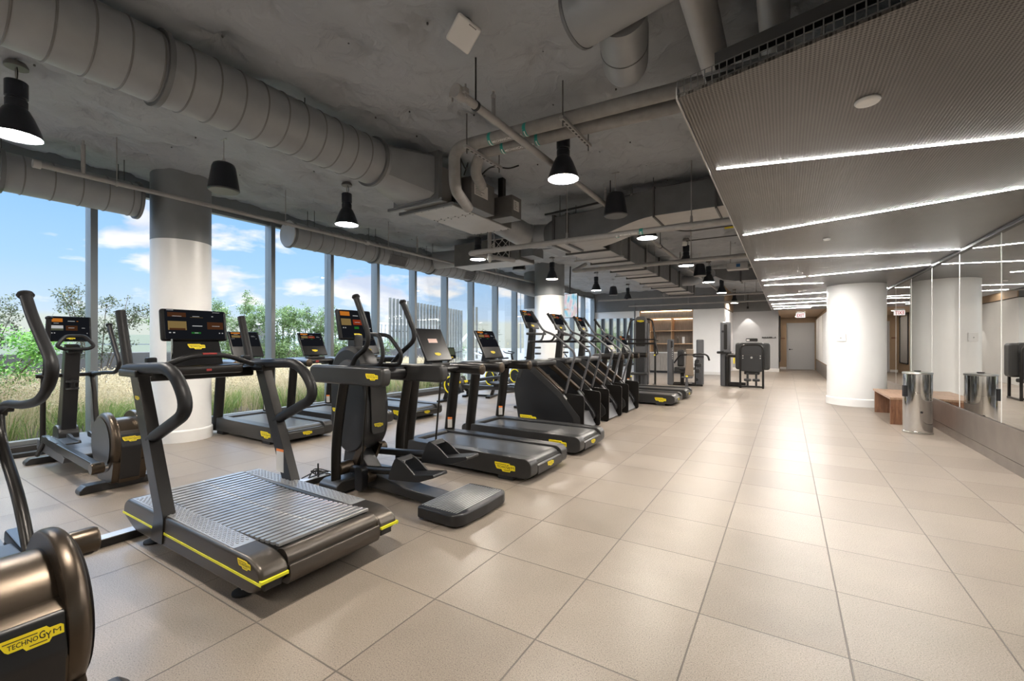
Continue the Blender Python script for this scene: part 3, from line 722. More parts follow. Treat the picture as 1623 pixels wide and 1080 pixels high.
# ---------------------------------------------------------------- rower
def rower(label, loc, rz):
    t = thing('rowing_machine', label, 'rowing machine', loc, rz, 'rowing machines behind the treadmills')
    b = B().lathe([(0, -.10), (.20, -.10), (.235, -.07), (.235, .07), (.20, .10), (0, .10)], 40, (0, 0, .40), 'y'); d = obj('flywheel_drum', b, 'shell', t)
    for s in (-1, 1):
        b = B().lathe([(.185, s*.1005), (.215, s*.1005), (.215, s*.106), (.185, s*.106), (.185, s*.1005)], 40, (0, 0, .40), 'y', capa=False, capb=False); obj('yellow_ring', b, 'yellow', d)
        logo(d, (0, s*.106, .40), (1 if s < 0 else -1, 0, 0), (0, 0, 1), .22)
    b = B().box(-.35, 1.85, -.045, .045, .33, .42, .02); b.box(-.30, .15, -.09, .09, .30, .52, .05); obj('rail', b, 'deck', t)
    for x in (-.25, 1.70):
        b = B().box(x-.05, x+.05, -.28, .28, 0, .055, .015); b.prism([(x-.05, .05), (x+.03, .05), (x+.13, .34), (x+.06, .34)], -.04, .04, bev=.008); obj('support_leg', b, 'frame', t)
    b = B().prism(rounded([(1.0, .46), (1.34, .46), (1.34, .51), (1.17, .49), (1.0, .52)], .02, 2), -.16, .16, bev=.02); b.box(1.06, 1.28, -.07, .07, .40, .47, .01); obj('seat', b, 'pad', t)
    for s in (-1, 1):
        b = B().prism([(.24, .25), (.34, .25), (.14, .60), (.09, .58)], s*.15-.055, s*.15+.055, bev=.008); obj('footrest', b, 'shell', t)
        b = B().box(.16, .24, s*.15-.06, s*.15+.06, .45, .50, .01); obj('foot_strap', b, 'yellow', t)
    b = B().tube(fillet([(.10, -.22, .70), (.08, 0, .66), (.10, .22, .70)], .1), .016, 10); obj('pull_handle', b, 'soft', t)
    b = B().tube(fillet([(-.15, 0, .50), (-.22, 0, .85), (-.12, 0, 1.00)], .1), .025, 10); b.box(-.14, -.06, -.05, .05, .97, 1.05, .01); obj('screen_stalk', b, 'frame', t)
    tablet(t, (-.05, 0, 1.0), (-.25, 0, 1), .34, .27, .03, 'olive', lg=.12)
    return t

def bike(label, loc, rz):
    t = thing('exercise_bike', label, 'exercise bike', loc, rz, 'indoor bikes near the far windows')
    b = B().lathe([(0, -.05), (.21, -.05), (.235, -.03), (.235, .03), (.21, .05), (0, .05)], 36, (-.35, 0, .36), 'y'); d = obj('flywheel', b, 'shell', t)
    for s in (-1, 1):
        b = B().lathe([(.18, s*.0505), (.21, s*.0505), (.21, s*.056), (.18, s*.056), (.18, s*.0505)], 36, (-.35, 0, .36), 'y', capa=False, capb=False); obj('yellow_ring', b, 'yellow', d)
    for x in (-.60, .50):
        b = B().box(x-.045, x+.045, -.27, .27, 0, .06, .015); obj('floor_bar', b, 'deck', t)
    b = B().tube([(-.60, 0, .05), (.50, 0, .05)], .03, 10); b.tube([(.22, 0, .78), (-.02, 0, .36), (-.45, 0, .66)], .042, 12); b.tube([(-.02, 0, .36), (.35, 0, .06)], .035, 10); b.tube([(-.35, 0, .36), (-.52, 0, .95)], .035, 10); obj('frame', b, 'frame', t)
    b = B().tube([(.16, 0, .62), (.24, 0, .90)], .022, 10); obj('seat_post', b, 'grey', t)
    b = B().prism(rounded([(.05, .90), (.36, .92), (.36, .965), (.05, .945)], .02, 3), -.07, .07, bev=.025); obj('saddle', b, 'pad', t)
    b = B().tube(fillet([(-.78, -.10, 1.10), (-.60, -.22, 1.06), (-.52, -.05, 1.03), (-.52, .05, 1.03), (-.60, .22, 1.06), (-.78, .10, 1.10)], .06), .016, 10); b.tube([(-.52, 0, .93), (-.53, 0, 1.04)], .03, 10); obj('handlebar', b, 'soft', t)
    for s in (-1, 1):
        b = B().tube([(-.02, s*.07, .36), (-.02+s*.15, s*.09, .36-s*.06)], .014, 8); b.box(-.06+s*.15, .04+s*.15, min(s*.10, s*.19), max(s*.10, s*.19), .335-s*.06, .36-s*.06, .006); obj('pedal', b, 'shell', t)
    return t

# ---------------------------------------------------------------- strength machines at the far end
def tower(b, x, y, r, h, mi=0):
    b.prism(rounded([(x-r, y-r*.8), (x+r, y-r*.8), (x+r, y+r*.8), (x-r, y+r*.8)], r*.7, 5), 0, h, axis='z', bev=.03, mi=mi)
def cable_tower(label, loc, rz):
    t = thing('cable_machine', label, 'strength machine', loc, rz); t.scale = (1.28, 1.2, 1)
    b = B().prism(rounded([(-.14, .02), (.14, .02), (.14, 2.12), (.09, 2.20), (-.09, 2.20), (-.14, 2.12)], .03, 3), -.10, .10, bev=.03, seg=3); w = obj('weight_tower', b, 'grey', t)
    b = B().prism(rounded([(-.11, 1.25), (.11, 1.25), (.11, 2.08), (-.11, 2.08)], .03, 3), -.112, -.098, bev=.006); obj('tower_panel', b, 'frame', w)
    logo(w, (0, -.114, 2.05), (1, 0, 0), (0, 0, 1), .17)
    b = B().prism(rounded([(-.11, .42), (.11, .42), (.11, .98), (-.11, .98)], .03, 3), -.20, -.15, bev=.012); obj('back_pad', b, 'shell', t)
    for s in (-1, 1):
        b = B().tube(fillet([(s*.10, .05, 2.13), (s*.26, .03, 2.10), (s*.33, -.05, 1.60), (s*.33, -.10, 1.46)], .12), .022, 10); obj('arm_tube', b, 'frame', t)
        b = B().prism(rounded([(s*.145-.035, .03), (s*.145+.035, .03), (s*.145+.035, 2.0), (s*.145-.035, 2.0)], .02, 2), .0, .14, bev=.01); obj('side_guard', b, 'grey', t)
        b = B().box(min(s*.28, s*.34), max(s*.28, s*.34), -.35, .25, 0, .05, .01); b.box(min(s*.30, s*.345), max(s*.30, s*.345), .12, .18, 0, 1.62, .01); obj('frame_leg', b, 'frame', t)
        b = B().tube(fillet([(s*.33, -.10, 1.46), (s*.40, -.20, 1.20), (s*.43, -.24, 1.02), (s*.36, -.28, .98)], .08), .017, 10); b.lathe([(0, -.02), (.025, 0), (.0, .03)], 12, (s*.36, -.28, .98), mi=1); obj('pull_handle', b, ['frame', 'yellow'], t)
    b = B().tube(fillet([(-.42, -.30, 1.43), (-.36, -.12, 1.47), (.36, -.12, 1.47), (.42, -.30, 1.43)], .05), .022, 12); b.tube([(-.38, -.12, 1.34), (.38, -.12, 1.34)], .032, 12); obj('shoulder_bar', b, 'frame', t)
    b = B().box(-.20, .20, -.45, -.18, .36, .44, .03); obj('seat', b, 'pad', t)
    b = B().tube([(-.0, -.30, .0), (-.0, -.30, .38)], .03, 10); b.box(-.30, .30, -.38, -.30, 0, .05, .01); b.box(-.03, .03, -.36, .2, 0, .05, .01); obj('seat_post', b, 'frame', t)
    b = B().lathe([(0, 0), (.022, 0), (.022, .03), (0, .03)], 12, (-.18, -.42, .30)); b.tube([(-.18, -.42, 0), (-.18, -.42, .30)], .017, 8, mi=1); obj('adjuster', b, ['yellow', 'grey'], t)
    return t
def press_machine(label, loc, rz):
    t = thing('chest_press', label, 'strength machine', loc, rz); t.scale = (1.15, 1.15, 1)
    b = B(); tower(b, -.42, .0, .085, 1.48); w = obj('weight_tower', b, 'grey', t)
    b = B()
    for k in range(6): b.lathe([(0, -.071), (.010, -.071), (.010, -.066), (0, -.066)], 8, (-.36, 0, .85+k*.07), 'y')
    b.box(-.41, -.35, -.074, -.066, 1.20, 1.42, .004, mi=1); obj('rep_counter', b, ['white', 'ink'], w)
    b = B(); tower(b, .30, .45, .10, 1.47); obj('rear_tower', b, 'grey', t)
    b = B().box(-.45, .42, -.05, .05, 0, .06, .012); b.box(.02, .10, -.05, .55, 0, .06, .012); b.box(-.16, -.06, -.05, .05, .03, .46, .02); b.box(-.40, .30, .40, .50, 0, .06, .012); obj('base_frame', b, 'frame', t)
    b = B().box(-.16, .22, -.22, .22, .50, .58, .03); b.prism(rounded([(-.30, .44), (.02, .40), (.02, .56), (-.30, .60)], .03, 2), -.18, .10, bev=.03); obj('seat', b, 'pad', t)
    b = B().prism(rounded([(-.01, .32), (.22, .32), (.20, .98), (.02, .98)], .04, 4), -.30, -.22, bev=.03, seg=3); obj('front_pad', b, 'padtan', t)
    b = B().box(.02, .21, -.32, -.22, 1.0, 1.17, .03, 3); obj('head_pad', b, 'padtan', t)
    b = B().box(-.24, -.06, -.05, .08, .60, 1.14, .05, 3); obj('back_pad', b, 'pad', t)
    b = B().tube(fillet([(.18, -.26, 1.00), (.42, -.24, 1.03), (.56, -.24, .98), (.60, -.25, .82)], .08), .025, 12); b.tube([(.15, -.22, .95), (.46, -.18, .93)], .034, 12, mi=1); obj('press_arm', b, ['frame', 'shell'], t)
    b = B().tube(fillet([(-.30, -.2, .72), (-.14, -.22, .99), (.05, -.24, .99)], .06), .022, 12); obj('press_lever', b, 'frame', t)
    b = B().box(.22, .40, -.22, -.10, .62, .74, .03); b.box(.24, .36, -.2, -.1, .42, .55, .02); b.lathe([(0, -.22), (.06, -.22), (.06, -.1), (0, -.1)], 16, (.30, 0, .80), 'y'); b.lathe([(0, -.2), (.05, -.2), (.05, -.14), (0, -.14)], 16, (.28, 0, .22), 'y'); b.box(.23, .27, -.2, -.16, .05, .80, .005); obj('pivot_block', b, 'shell', t)
    b = B().prism(rounded([(.01, .0), (.09, .0), (.075, .27), (.025, .27)], .01, 2), -.38, -.30, bev=.01); b.box(-.08, .20, -.40, -.28, .27, .31, .01); obj('foot_post', b, 'grey', t)
    b = B().lathe([(0, .31), (.035, .31), (.03, .345), (0, .345)], 12, (.05, -.34, 0)); obj('adjuster_knob', b, 'yellow', t)
    return t
def thigh_machine(label, loc, rz):
    t = thing('leg_machine', label, 'strength machine', loc, rz)
    b = B(); tower(b, -.48, .10, .15, 2.02); w = obj('weight_tower', b, 'grey', t)
    b = B().prism(rounded([(-.52, 1.15), (-.42, 1.15), (-.42, 1.95), (-.52, 1.95)], .03, 3), -.035, -.015, bev=.006); b.lathe([(0, -.04), (.035, -.04), (.035, -.02), (0, -.02)], 16, (-.545, 0, 1.72), 'y', mi=1); obj('weight_window', b, ['frame', 'ink'], w)
    b = B().box(-.72, -.30, -.10, .05, 1.02, 1.10, .03); b.tube([(-.66, -.1, 1.06), (-.5, -.16, 1.10)], .025, 10); obj('tower_collar', b, 'shell', t)
    b = B().tube(fillet([(-.42, -.06, .02), (-.42, -.06, .95), (-.36, -.06, .98), (.0, -.10, .96)], .08), .065, 14); b.box(-.40, .10, -.10, 0, .05, .15, .02); b.box(-.46, .48, .0, .10, .0, .05, .01); obj('side_frame', b, 'frame', t)
    b = B().tube(fillet([(-.04, -.32, .02), (-.04, -.30, 1.30), (.56, -.30, 1.30), (.56, -.32, .02)], .17), .030, 12)
    for x in (-.04, .56): b.box(x-.03, x+.03, -.34, .45, .0, .05, .01)
    b.box(-.04, .56, -.34, -.29, .03, .07, .01); b.box(.53, .58, .38, .45, 0, .7, .01); obj('back_frame', b, 'frame', t)
    b = B().prism(rounded([(-.02, .50), (.54, .50), (.54, 1.28), (-.02, 1.28)], [.03, .03, .14, .14], 4), -.315, -.29, bev=.006)
    bc = obj('back_board', b, 'shell', t)
    b = B().lathe([(0, -.33), (.03, -.33), (.03, -.31), (0, -.31)], 14, (.26, 0, .92), 'y')
    for x in (.03, .49):
        for z in (.90, .97): b.lathe([(0, -.325), (.017, -.325), (.017, -.31), (0, -.31)], 10, (x, 0, z), 'y')
    b.box(.0, .52, -.3165, -.315, .995, 1.0, mi=1); obj('bolt', b, ['steel', 'bronze'], bc)
    for s, x in ((-1, -.06), (1, .62)):
        b = B().prism(rounded([(x-.12, .55), (x+.12, .55), (x+.12, 1.36), (x-.12, 1.36)], .08, 5), -.24, .10, bev=.05, seg=3); obj('side_pad', b, 'pad', t)
    b = B().prism(rounded([(-.06, .7), (.58, .7), (.60, 1.37), (-.08, 1.37)], .08, 4), -.26, -.05, bev=.03); obj('back_pad', b, 'pad', t)
    b = B().prism(rounded([(.10, 1.40), (.42, 1.40), (.42, 1.50), (.10, 1.50)], .03, 3), -.16, -.08, bev=.012); b.box(.12, .20, -.165, -.16, 1.42, 1.47, mi=1); obj('head_rest', b, ['frame', 'paper'], t)
    b = B().box(.05, .47, -.20, .35, .40, .50, .03)
    obj('seat', b, 'pad', t)
    for x in (.15, .38):
        b = B().box(x-.10, x+.10, -.28, -.16, .20, .28, .03); b.box(x-.03, x+.03, -.24, -.18, .05, .45, .01); obj('foot_support', b, 'shell', t)
    b = B().box(-.24, -.20, -.13, -.10, .72, .90, .006); obj('weight_pin', b, 'yellow', t)
    return t
# ================================================================= the room shell
XW, XR, ZC = -8.0, 2.03, 3.72
Y0, YE = -3.6, 26.8
b = B().box(XW-.05, 3.2, Y0, YE+.2, -.12, 0); struct('floor', b, 'floor', smooth=False)
b = B().box(XW-.25, 3.2, Y0, YE+.2, ZC+.11, ZC+.35); cl_ = struct('ceiling', b, 'colgrey', smooth=False)
# insulation fabric: pinned to the slab, sagging between the pins, creased around each pin
rp_ = random.Random(31); pins = {}
SP = .72
for i in range(-13, 6):
    for j in range(-6, 40):
        pins[(i, j)] = ((i+.5+rp_.uniform(-.28, .28)+(.5 if j % 2 else 0))*SP, (j+.5+rp_.uniform(-.25, .25))*SP, rp_.uniform(0, 6.28), rp_.choice((5, 6, 7, 8, 9)), rp_.uniform(.6, 1.3))
def sag(x, y):
    i0, j0 = int(math.floor(x/SP)), int(math.floor(y/SP)); best = []
    for i in range(i0-2, i0+2):
        for j in range(j0-1, j0+2):
            p = pins.get((i, j))
            if p: best.append((math.hypot(x-p[0], y-p[1]), p))
    best.sort(key=lambda t: t[0])
    if not best: return 0
    d, p = best[0]; d2 = best[1][0] if len(best) > 1 else 9
    h = 0.
    th = math.atan2(y-p[1], x-p[0])
    h = .095*(1-math.exp(-(d/.22)**1.25))*p[4]
    fade = math.exp(-(d/.24)**2)*min(1, d/.05)*min(1, (d2-d)/.1)
    h += .034*fade*math.cos(p[3]*th+p[2]+2*noise.noise(Vector((x*3, y*3, 1))))+.018*fade*math.cos((p[3]*2+1)*th)
    return h+.022*noise.noise(Vector((x*1.1, y*1.1, 0)))+.008*noise.noise(Vector((x*4, y*2.2, 3)))
bm = bmesh.new(); gx, gy = int((2.2+8.15)/.05), int((24.2-Y0)/.06); grid = []
for j in range(gy+1):
    y = Y0+(24.2-Y0)*j/gy
    grid.append([bm.verts.new((-8.15+10.35*i/gx, y, max(3.706, ZC+.095-max(-.01, sag(-8.15+10.35*i/gx, y))))) for i in range(gx+1)])
for j in range(gy):
    for i in range(gx): bm.faces.new([grid[j][i], grid[j+1][i], grid[j+1][i+1], grid[j][i+1]])
me = bpy.data.meshes.new('insulation'); bm.to_mesh(me); bm.free(); me.materials.append(M['ceil']); me.polygons.foreach_set('use_smooth', [True]*len(me.polygons))
fo = bpy.data.objects.new('insulation', me); COL.objects.link(fo); fo.parent = cl_
b = B()
for p in pins.values():
    if -8.1 < p[0] < 2.1 and Y0 < p[1] < 16: b.lathe([(0, ZC+.076), (.008, ZC+.076), (.008, ZC+.09), (0, ZC+.09)], 8, (p[0], p[1], 0))
po = obj('insulation_pin', b, 'seam', cl_); po['kind'] = 'stuff'

b = B().box(XW-.2, 3.2, Y0-.2, Y0, 0, ZC+.12); struct('wall_back', b, 'whitewall', smooth=False)
# right wall: solid wall behind the mirrors, bronze base, mirrors
b = B().box(XR+.035, XR+.25, Y0, 19.5, 0, ZC+.12); struct('wall_right', b, 'whitewall', smooth=False)
b = B().box(XR, XR+.035, Y0, 19.5, .125, .47, .004); b.box(XR+.004, XR+.035, Y0, 19.5, 0, .120)
struct('baseboard_right', b, 'bronzebase', smooth=False)
ys = [Y0, -1.35, .05, 1.45, 2.86, 4.27, 5.67, 7.07, 8.47, 9.83, 11.25, 12.65, 14.05, 15.45, 16.85, 18.25, 19.48]
for i, (a, c_) in enumerate(zip(ys, ys[1:])):
    b = B().box(XR+.012, XR+.034, a+.0025, c_-.0025, .475, 2.60, .0015, 1)
    o = tag(obj('wall_mirror', b, 'mirror', smooth=False), 'full height mirror panel on the right wall, %s' % (
        ['behind the camera', 'beside the camera', 'next to the camera', 'nearest panel at the picture edge', 'second panel from the picture edge', 'panel right of the steel bin reflection', 'panel showing the reflected leg machine', 'panel directly beside the steel bin', 'panel behind the steel wipes bin', 'panel beside the walnut bench', 'panel right of the white column', 'panel behind the white column', 'first panel past the white column', 'second panel past the white column', 'third panel past the white column', 'last panel at the corridor corner'][i]), 'mirror', 'mirrors along the right wall')
    b = B().box(XR+.008, XR+.034, c_-.0035, c_+.002, .475, 2.60); obj('polished_edge', b, 'white', o, smooth=False)
b = B().box(XR-.02, XR+.034, Y0, 19.5, 2.602, 2.70, .006); struct('trim_1', b, 'black', smooth=False)
# return of the right wall behind the column, corridor wall, its base and pale panels
b = B().box(1.28, XR+.25, 19.5, 19.7, 0, ZC+.12); struct('wall_return', b, 'whitewall', smooth=False)
b = B().box(1.28, 1.5, 19.7, YE, 0, ZC+.12); struct('wall_corridor', b, 'tan', smooth=False)
b = B().box(1.255, 1.28, 19.5, YE, 0, .50, .004); struct('baseboard_corridor', b, 'bronzebase', smooth=False)
for i in range(3):
    y = 19.7+i*2.3
    b = B().box(1.245, 1.279, y, y+2.1, .56, 2.50, .01)
    tag(obj('wall_panel', b, 'whitewall', smooth=False), 'tall white wall panel in the corridor, %s' % ['nearest of the three', 'middle of the three', 'farthest of the three, next to the grey door'][i], 'wall panel', 'white corridor panels')
# door wall
YD = 26.6
b = B()
b.box(-.3, .02, YD, YD+.2, 0, ZC+.12); b.box(1.20, 1.5, YD, YD+.2, 0, ZC+.12); b.box(.02, 1.20, YD, YD+.2, 2.36, ZC+.12); b.box(.02, 1.20, YD+.12, YD+.2, 0, 2.36); struct('wall_door', b, 'tan', smooth=False)
b = B().box(-.28, .0, YD-.02, YD, 0, .12, .004); struct('baseboard_door', b, 'trimwhite', smooth=False)
dr = B().box(.075, 1.145, YD+.03, YD+.075, .01, 2.305, .003); d1 = struct('door_1', dr, 'doorgrey', smooth=False)
b = B(); b.box(.015, .072, YD-.02, YD+.1, 0, 2.36, .004); b.box(1.148, 1.205, YD-.02, YD+.1, 0, 2.36, .004); b.box(.015, 1.205, YD-.02, YD+.1, 2.308, 2.365, .004); obj('door_frame', b, 'doorgrey', d1, smooth=False)
b = B().lathe([(0, YD+.03), (.035, YD+.03), (.035, YD+.01), (0, YD+.01)], 16, (.15, 0, 1.02), 'y'); b.box(.14, .28, YD-.02, YD-.005, 1.01, 1.035, .004); b.box(.14, .16, YD-.02, YD+.01, 1.01, 1.035); obj('door_handle', b, 'black', d1)
b = B().box(-.235, -.045, YD-.015, YD+.003, 1.55, 1.62, 0); tag(obj('door_plaque', b, 'walnut', smooth=False), 'small dark brown plaque left of the grey door', 'sign')
# tan soffit above the corridor and grey wall-covered return
b = B().box(-.28, 1.28, 20.3, YE, 2.64, 2.72); struct('ceiling_corridor', b, 'tan', smooth=False)
b = B().box(-2.25, -.28, 24.0, 24.2, 0, 2.86); struct('wall_grey', b, 'linen', smooth=False)
b = B().box(-.30, -.28, 24.0, YD, 0, 2.86); b.box(-.36, -.30, 24.2, YD+.2, 0, ZC+.12); struct('wall_glazed', b, 'tan', smooth=False)
b = B(); 
for z0, z1 in ((.0, .03), (2.5, 2.55)): b.box(-.28, -.24, 24.5, 26.1, z0+.45, z1+.45 if z0 == 0 else z1)
for y in (24.5, 26.05): b.box(-.28, -.24, y, y+.05, .45, 2.55)
w = obj('window_frame', b, 'black', smooth=False)
b = B().box(-.279, -.268, 24.55, 26.05, .48, 2.50); obj('frosted_pane', b, 'boxlight', w, smooth=False); tag(w, 'black framed frosted window seen only in the mirror', 'window')
b = B().box(-2.28, -.28, 23.95, 24.2, 2.86, ZC+.12); struct('wall_soffit', b, 'soffit', smooth=False)
b = B().box(-2.25, -.27, 23.975, 24.0, 0, .16, .004); struct('baseboard_grey', b, 'trimwhite', smooth=False)
# wall lettering on a thin rail
b = B().box(-.98, -.40, 23.955, 23.975, 1.575, 1.595); rl = obj('sign_rail', b, 'ink', smooth=False); tag(rl, 'thin black sign strip with tiny letters on the grey wall', 'sign')
b = B(); xx = -.97
for wd, hh in ((.035, .05), (.03, .04), (.03, .04), (.03, .04), (.012, .05), (.03, .04), (0, 0), (.045, .05), (0, 0), (.035, .05), (.03, .05), (.035, .05), (.04, .05)):
    if wd: b.box(xx, xx+wd*.8, 23.958, 23.972, 1.595, 1.595+hh)
    xx += wd*1.08 if wd else .02
b.box(-.43, -.41, 23.958, 23.972, 1.595, 1.64); b.box(-.455, -.437, 23.958, 23.972, 1.595, 1.635); obj('letters', b, 'ink', rl, smooth=False)
# cabinet wall: white pier, timber niche, soffit
YC = 20.5
b = B().box(-3.45, -2.22, YC, 24.2, 0, 2.82); struct('wall_pier', b, 'whitewall', smooth=False)
b = B().box(-3.46, -2.21, YC-.015, YC, 0, .12, .004); struct('baseboard_pier', b, 'trimwhite', smooth=False)
b = B().box(-8.0, -2.22, YC, 24.2, 2.84, ZC+.12); struct('wall_bulkhead', b, 'soffit', smooth=False)
b = B().box(-2.22, -2.19, YC, 24., 2.84, ZC+.12); struct('trim_2', b, 'tan', smooth=False)
b = B().box(-6.0, -5.78, YC, 24.2, 0, 2.84); struct('wall_stub', b, 'whitewall', smooth=False)
b = B().box(-8.0, -6.0, YC+.05, 24.2, 0, 2.84); struct('wall_far', b, 'whitewall', smooth=False)
b = B().box(-8.0, -6.02, YC+.03, YC+.049, .05, 2.52); tag(obj('wall_mirror', b, 'mirror', smooth=False), 'wide mirror on the far white wall left of the shelving niche', 'mirror')
b = B().box(-6.02, -5.96, YC-.04, YC+.04, 0, 3.2); struct('trim_3', b, 'soffit', smooth=False)
sh = thing('shelf_unit', 'built-in oak shelving niche with four open compartments and cabinets below', 'shelving', (-4.61, YC+.03, 0))
b = B().box(-1.17, 1.17, .55, .60, 0, 2.82); obj('back_panel', b, 'greyoak', sh, smooth=False)
b = B()
for x in (-1.17, 1.14): b.box(x, x+.03, 0, .60, 0, 2.82)
b.box(-1.17, 1.17, 0, .6, 2.79, 2.82); obj('side_panel', b, 'oak', sh, smooth=False)
b = B().box(-1.14, 1.14, .02, .55, 2.50, 2.79); obj('header_panel', b, 'greyoak', sh, smooth=False)
b = B().box(-.70, -.67, 0, .55, .95, 2.50); obj('divider', b, 'oak', sh, smooth=False)
b = B().box(.23, .26, .01, .55, .95, 2.50); obj('divider', b, 'oak', sh, smooth=False)
for z in (1.30, 1.88, 2.47):
    b = B().box(-.67, 1.14, .01, .55, z, z+.035); obj('shelf', b, 'oak', sh, smooth=False)
b = B().box(-.70, 1.14, -.01, .55, .90, .935, .003); obj('counter', b, 'trimwhite', sh, smooth=False)
for i in range(4):
    b = B().box(-.69+i*.457, -.245+i*.457, .0, .02, .10, .89, .002); obj('cabinet_door', b, 'greyoak', sh, smooth=False)
b = B().box(-.70, 1.14, .05, .5, 0, .10); obj('plinth', b, 'black', sh, smooth=False)
b = B().lathe([(0, 0), (.045, 0), (.047, .02), (.044, .17), (.018, .20), (.015, .23), (0, .23)], 18); p = obj('pump_bottle', b, 'bottle'); p.location = (-4.12, YC+.2, 1.335)
tag(p, 'clear glass pump bottle on the lower right shelf', 'bottle')
b = B().tube([(0, 0, .22), (0, 0, .30), (0, -.05, .30)], .008, 8); obj('pump_head', b, 'steel', p)
b = B().lathe([(0, 0), (.055, 0), (.055, .29), (.05, .295), (0, .295)], 18); p = obj('paper_roll', b, 'white'); p.location = (-3.88, YC+.2, 1.335)
tag(p, 'white upright cylinder beside the glass bottle on the shelf', 'paper roll')
# left end of the room beyond the glazing
b = B().box(XW-.25, XW, 20.4, 24.2, 0, ZC+.12); struct('wall_left', b, 'whitewall', smooth=False)

# ================================================================= window wall
my = [-3.55, -2.79, -1.57, -.35, .87, 2.09, 3.31, 4.54, 5.77, 6.98, 8.18, 9.40, 10.60, 11.90, 13.1, 14.32, 15.54, 16.76, 17.98, 19.2, 20.42]
for i, y in enumerate(my):
    b = B().box(XW-.14, XW+.07, y-.038, y+.038, .10, 3.56, .004, mi=0); b.box(XW-.10, XW+.005, y+.036, y+.052, .10, 3.56, mi=1)
    o = obj('mullion_post', b, ['mull', 'mulld'], smooth=False); o['kind'] = 'structure'; o.name = 'trim_%d' % (10+i)
for i, (a, c_) in enumerate(zip(my, my[1:])):
    b = B().box(XW-.045, XW-.033, a+.038, c_-.038, .12, 3.54); o = struct('window_%d' % (i+1), b, 'glass', smooth=False)
    b = B().box(XW-.09, XW+.02, a+.038, c_-.038, .10, .16, .004); b.box(XW-.09, XW+.02, a+.038, c_-.038, 3.50, 3.56, .004); obj('window_frame', b, 'mull', o, smooth=False)
b = B().box(XW-.12, XW+.10, Y0, 20.4, 0, .105, .006); b.box(XW-.12, XW+.06, Y0, 20.4, .10, .115, .003); struct('trim_5', b, 'mulld', smooth=False)
b = B().box(XW-.14, XW+.06, Y0, 20.4, 3.56, ZC+.12); struct('trim_6', b, 'mull', smooth=False)

# ================================================================= columns
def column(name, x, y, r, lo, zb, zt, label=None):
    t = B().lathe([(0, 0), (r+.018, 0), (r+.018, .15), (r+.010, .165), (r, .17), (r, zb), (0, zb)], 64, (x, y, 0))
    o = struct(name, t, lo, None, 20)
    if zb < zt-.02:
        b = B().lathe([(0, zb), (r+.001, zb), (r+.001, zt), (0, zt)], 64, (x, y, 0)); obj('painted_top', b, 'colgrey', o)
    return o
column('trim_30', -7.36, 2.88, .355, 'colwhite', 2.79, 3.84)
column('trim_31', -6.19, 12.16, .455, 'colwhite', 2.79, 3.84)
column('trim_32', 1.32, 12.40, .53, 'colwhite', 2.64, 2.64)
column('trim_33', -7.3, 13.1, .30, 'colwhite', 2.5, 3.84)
b = B().box(-.10, .10, -.02, .0, -.085, .085, .006); b.lathe([(0, -.02), (.014, -.02), (.012, -.028), (0, -.028)], 14, (0, 0, -.01), 'y', mi=1)
wp = obj('wall_plate', b, ['white', 'steel']); wp.location = (1.02, 11.965, 1.48); wp.rotation_euler = (0, 0, -.6); tag(wp, 'square white control plate on the white round column', 'wall plate')

# ================================================================= perforated lowered ceiling with LED lines
P = [(-.48, 2.40), (2.02, 1.80), (2.02, 19.5), (1.28, 19.5), (1.28, 20.3), (-.48, 20.3)]
b = B().prism(P, 2.64, 2.655, axis='z'); pc = obj('perforated_ceiling', b, 'perf', smooth=False); pc['kind'] = 'structure'; pc.name = 'ceiling_perforated'
b = B().prism([(-.487, 2.40), (-.478, 2.40), (-.478, 20.3), (-.487, 20.3)], 2.632, 2.70, axis='z'); obj('edge_trim', b, 'boxlight', pc, smooth=False)
b = B(); d = Vector((2.5, -.6, 0)).normalized()
k = 0; ln = 2.57
for i in range(int(ln/.035)):
    p = Vector((-.48, 2.40, 0))+d*(i*.035); b.box(p.x-.0025, p.x+.0025, p.y-.0025, p.y+.0025, 2.655, 2.73)
for z in (2.66, 2.695, 2.73): b.tube([(-.48, 2.40, z), (2.02, 1.80, z)], .002, 4)
obj('end_grille', b, 'seam', pc, smooth=False)
b = B().prism([(-.30, 2.375), (2.02, 1.818), (2.02, 1.86), (-.30, 2.417)], 2.735, 2.80, axis='z'); obj('end_channel', b, 'ink', pc, smooth=False)
b = B().box(-.35, 2.0, 2.42, 19.5, 2.72, 2.74); b.box(-.35, 1.27, 19.5, 20.3, 2.72, 2.74); obj('backing_sheet', b, 'duct_dark', pc, smooth=False)

led = [((-.43, 3.525), (2.0, 4.14)), ((-.43, 5.868), (2.0, 5.165)), ((-.41, 7.715), (2.0, 8.30)), ((-.415, 10.375), (2.0, 9.685)), ((-.415, 11.256), (.66, 11.47)),
       ((-.42, 14.0), (2.0, 13.3)), ((-.415, 15.17), (2.0, 15.75)), ((-.41, 16.95), (2.0, 16.25)), ((-.40, 18.01), (2.0, 18.6)), ((-.39, 19.39), (.75, 19.1))]
names = ['nearest', 'second', 'third', 'fourth', 'fifth, meeting the white column', 'sixth, past the white column', 'seventh', 'eighth', 'ninth', 'last and farthest']
for i, (a, c_) in enumerate(led):
    va, vc = Vector((*a, 2.636)), Vector((*c_, 2.636))
    dd = (vc-va).normalized(); X = Matrix.Translation((va+vc)/2) @ Matrix.Rotation(math.atan2(dd.y, dd.x), 4, 'Z'); ln = (vc-va).length
    b = B().box(-ln/2, ln/2, -.0125, .0125, .0024, .0036, 0); o = obj('linear_light', b, 'led', smooth=False, X=X)
    tag(o, 'white light line in the perforated ceiling, %s from the front' % names[i], 'ceiling light', 'light lines in the lowered ceiling')
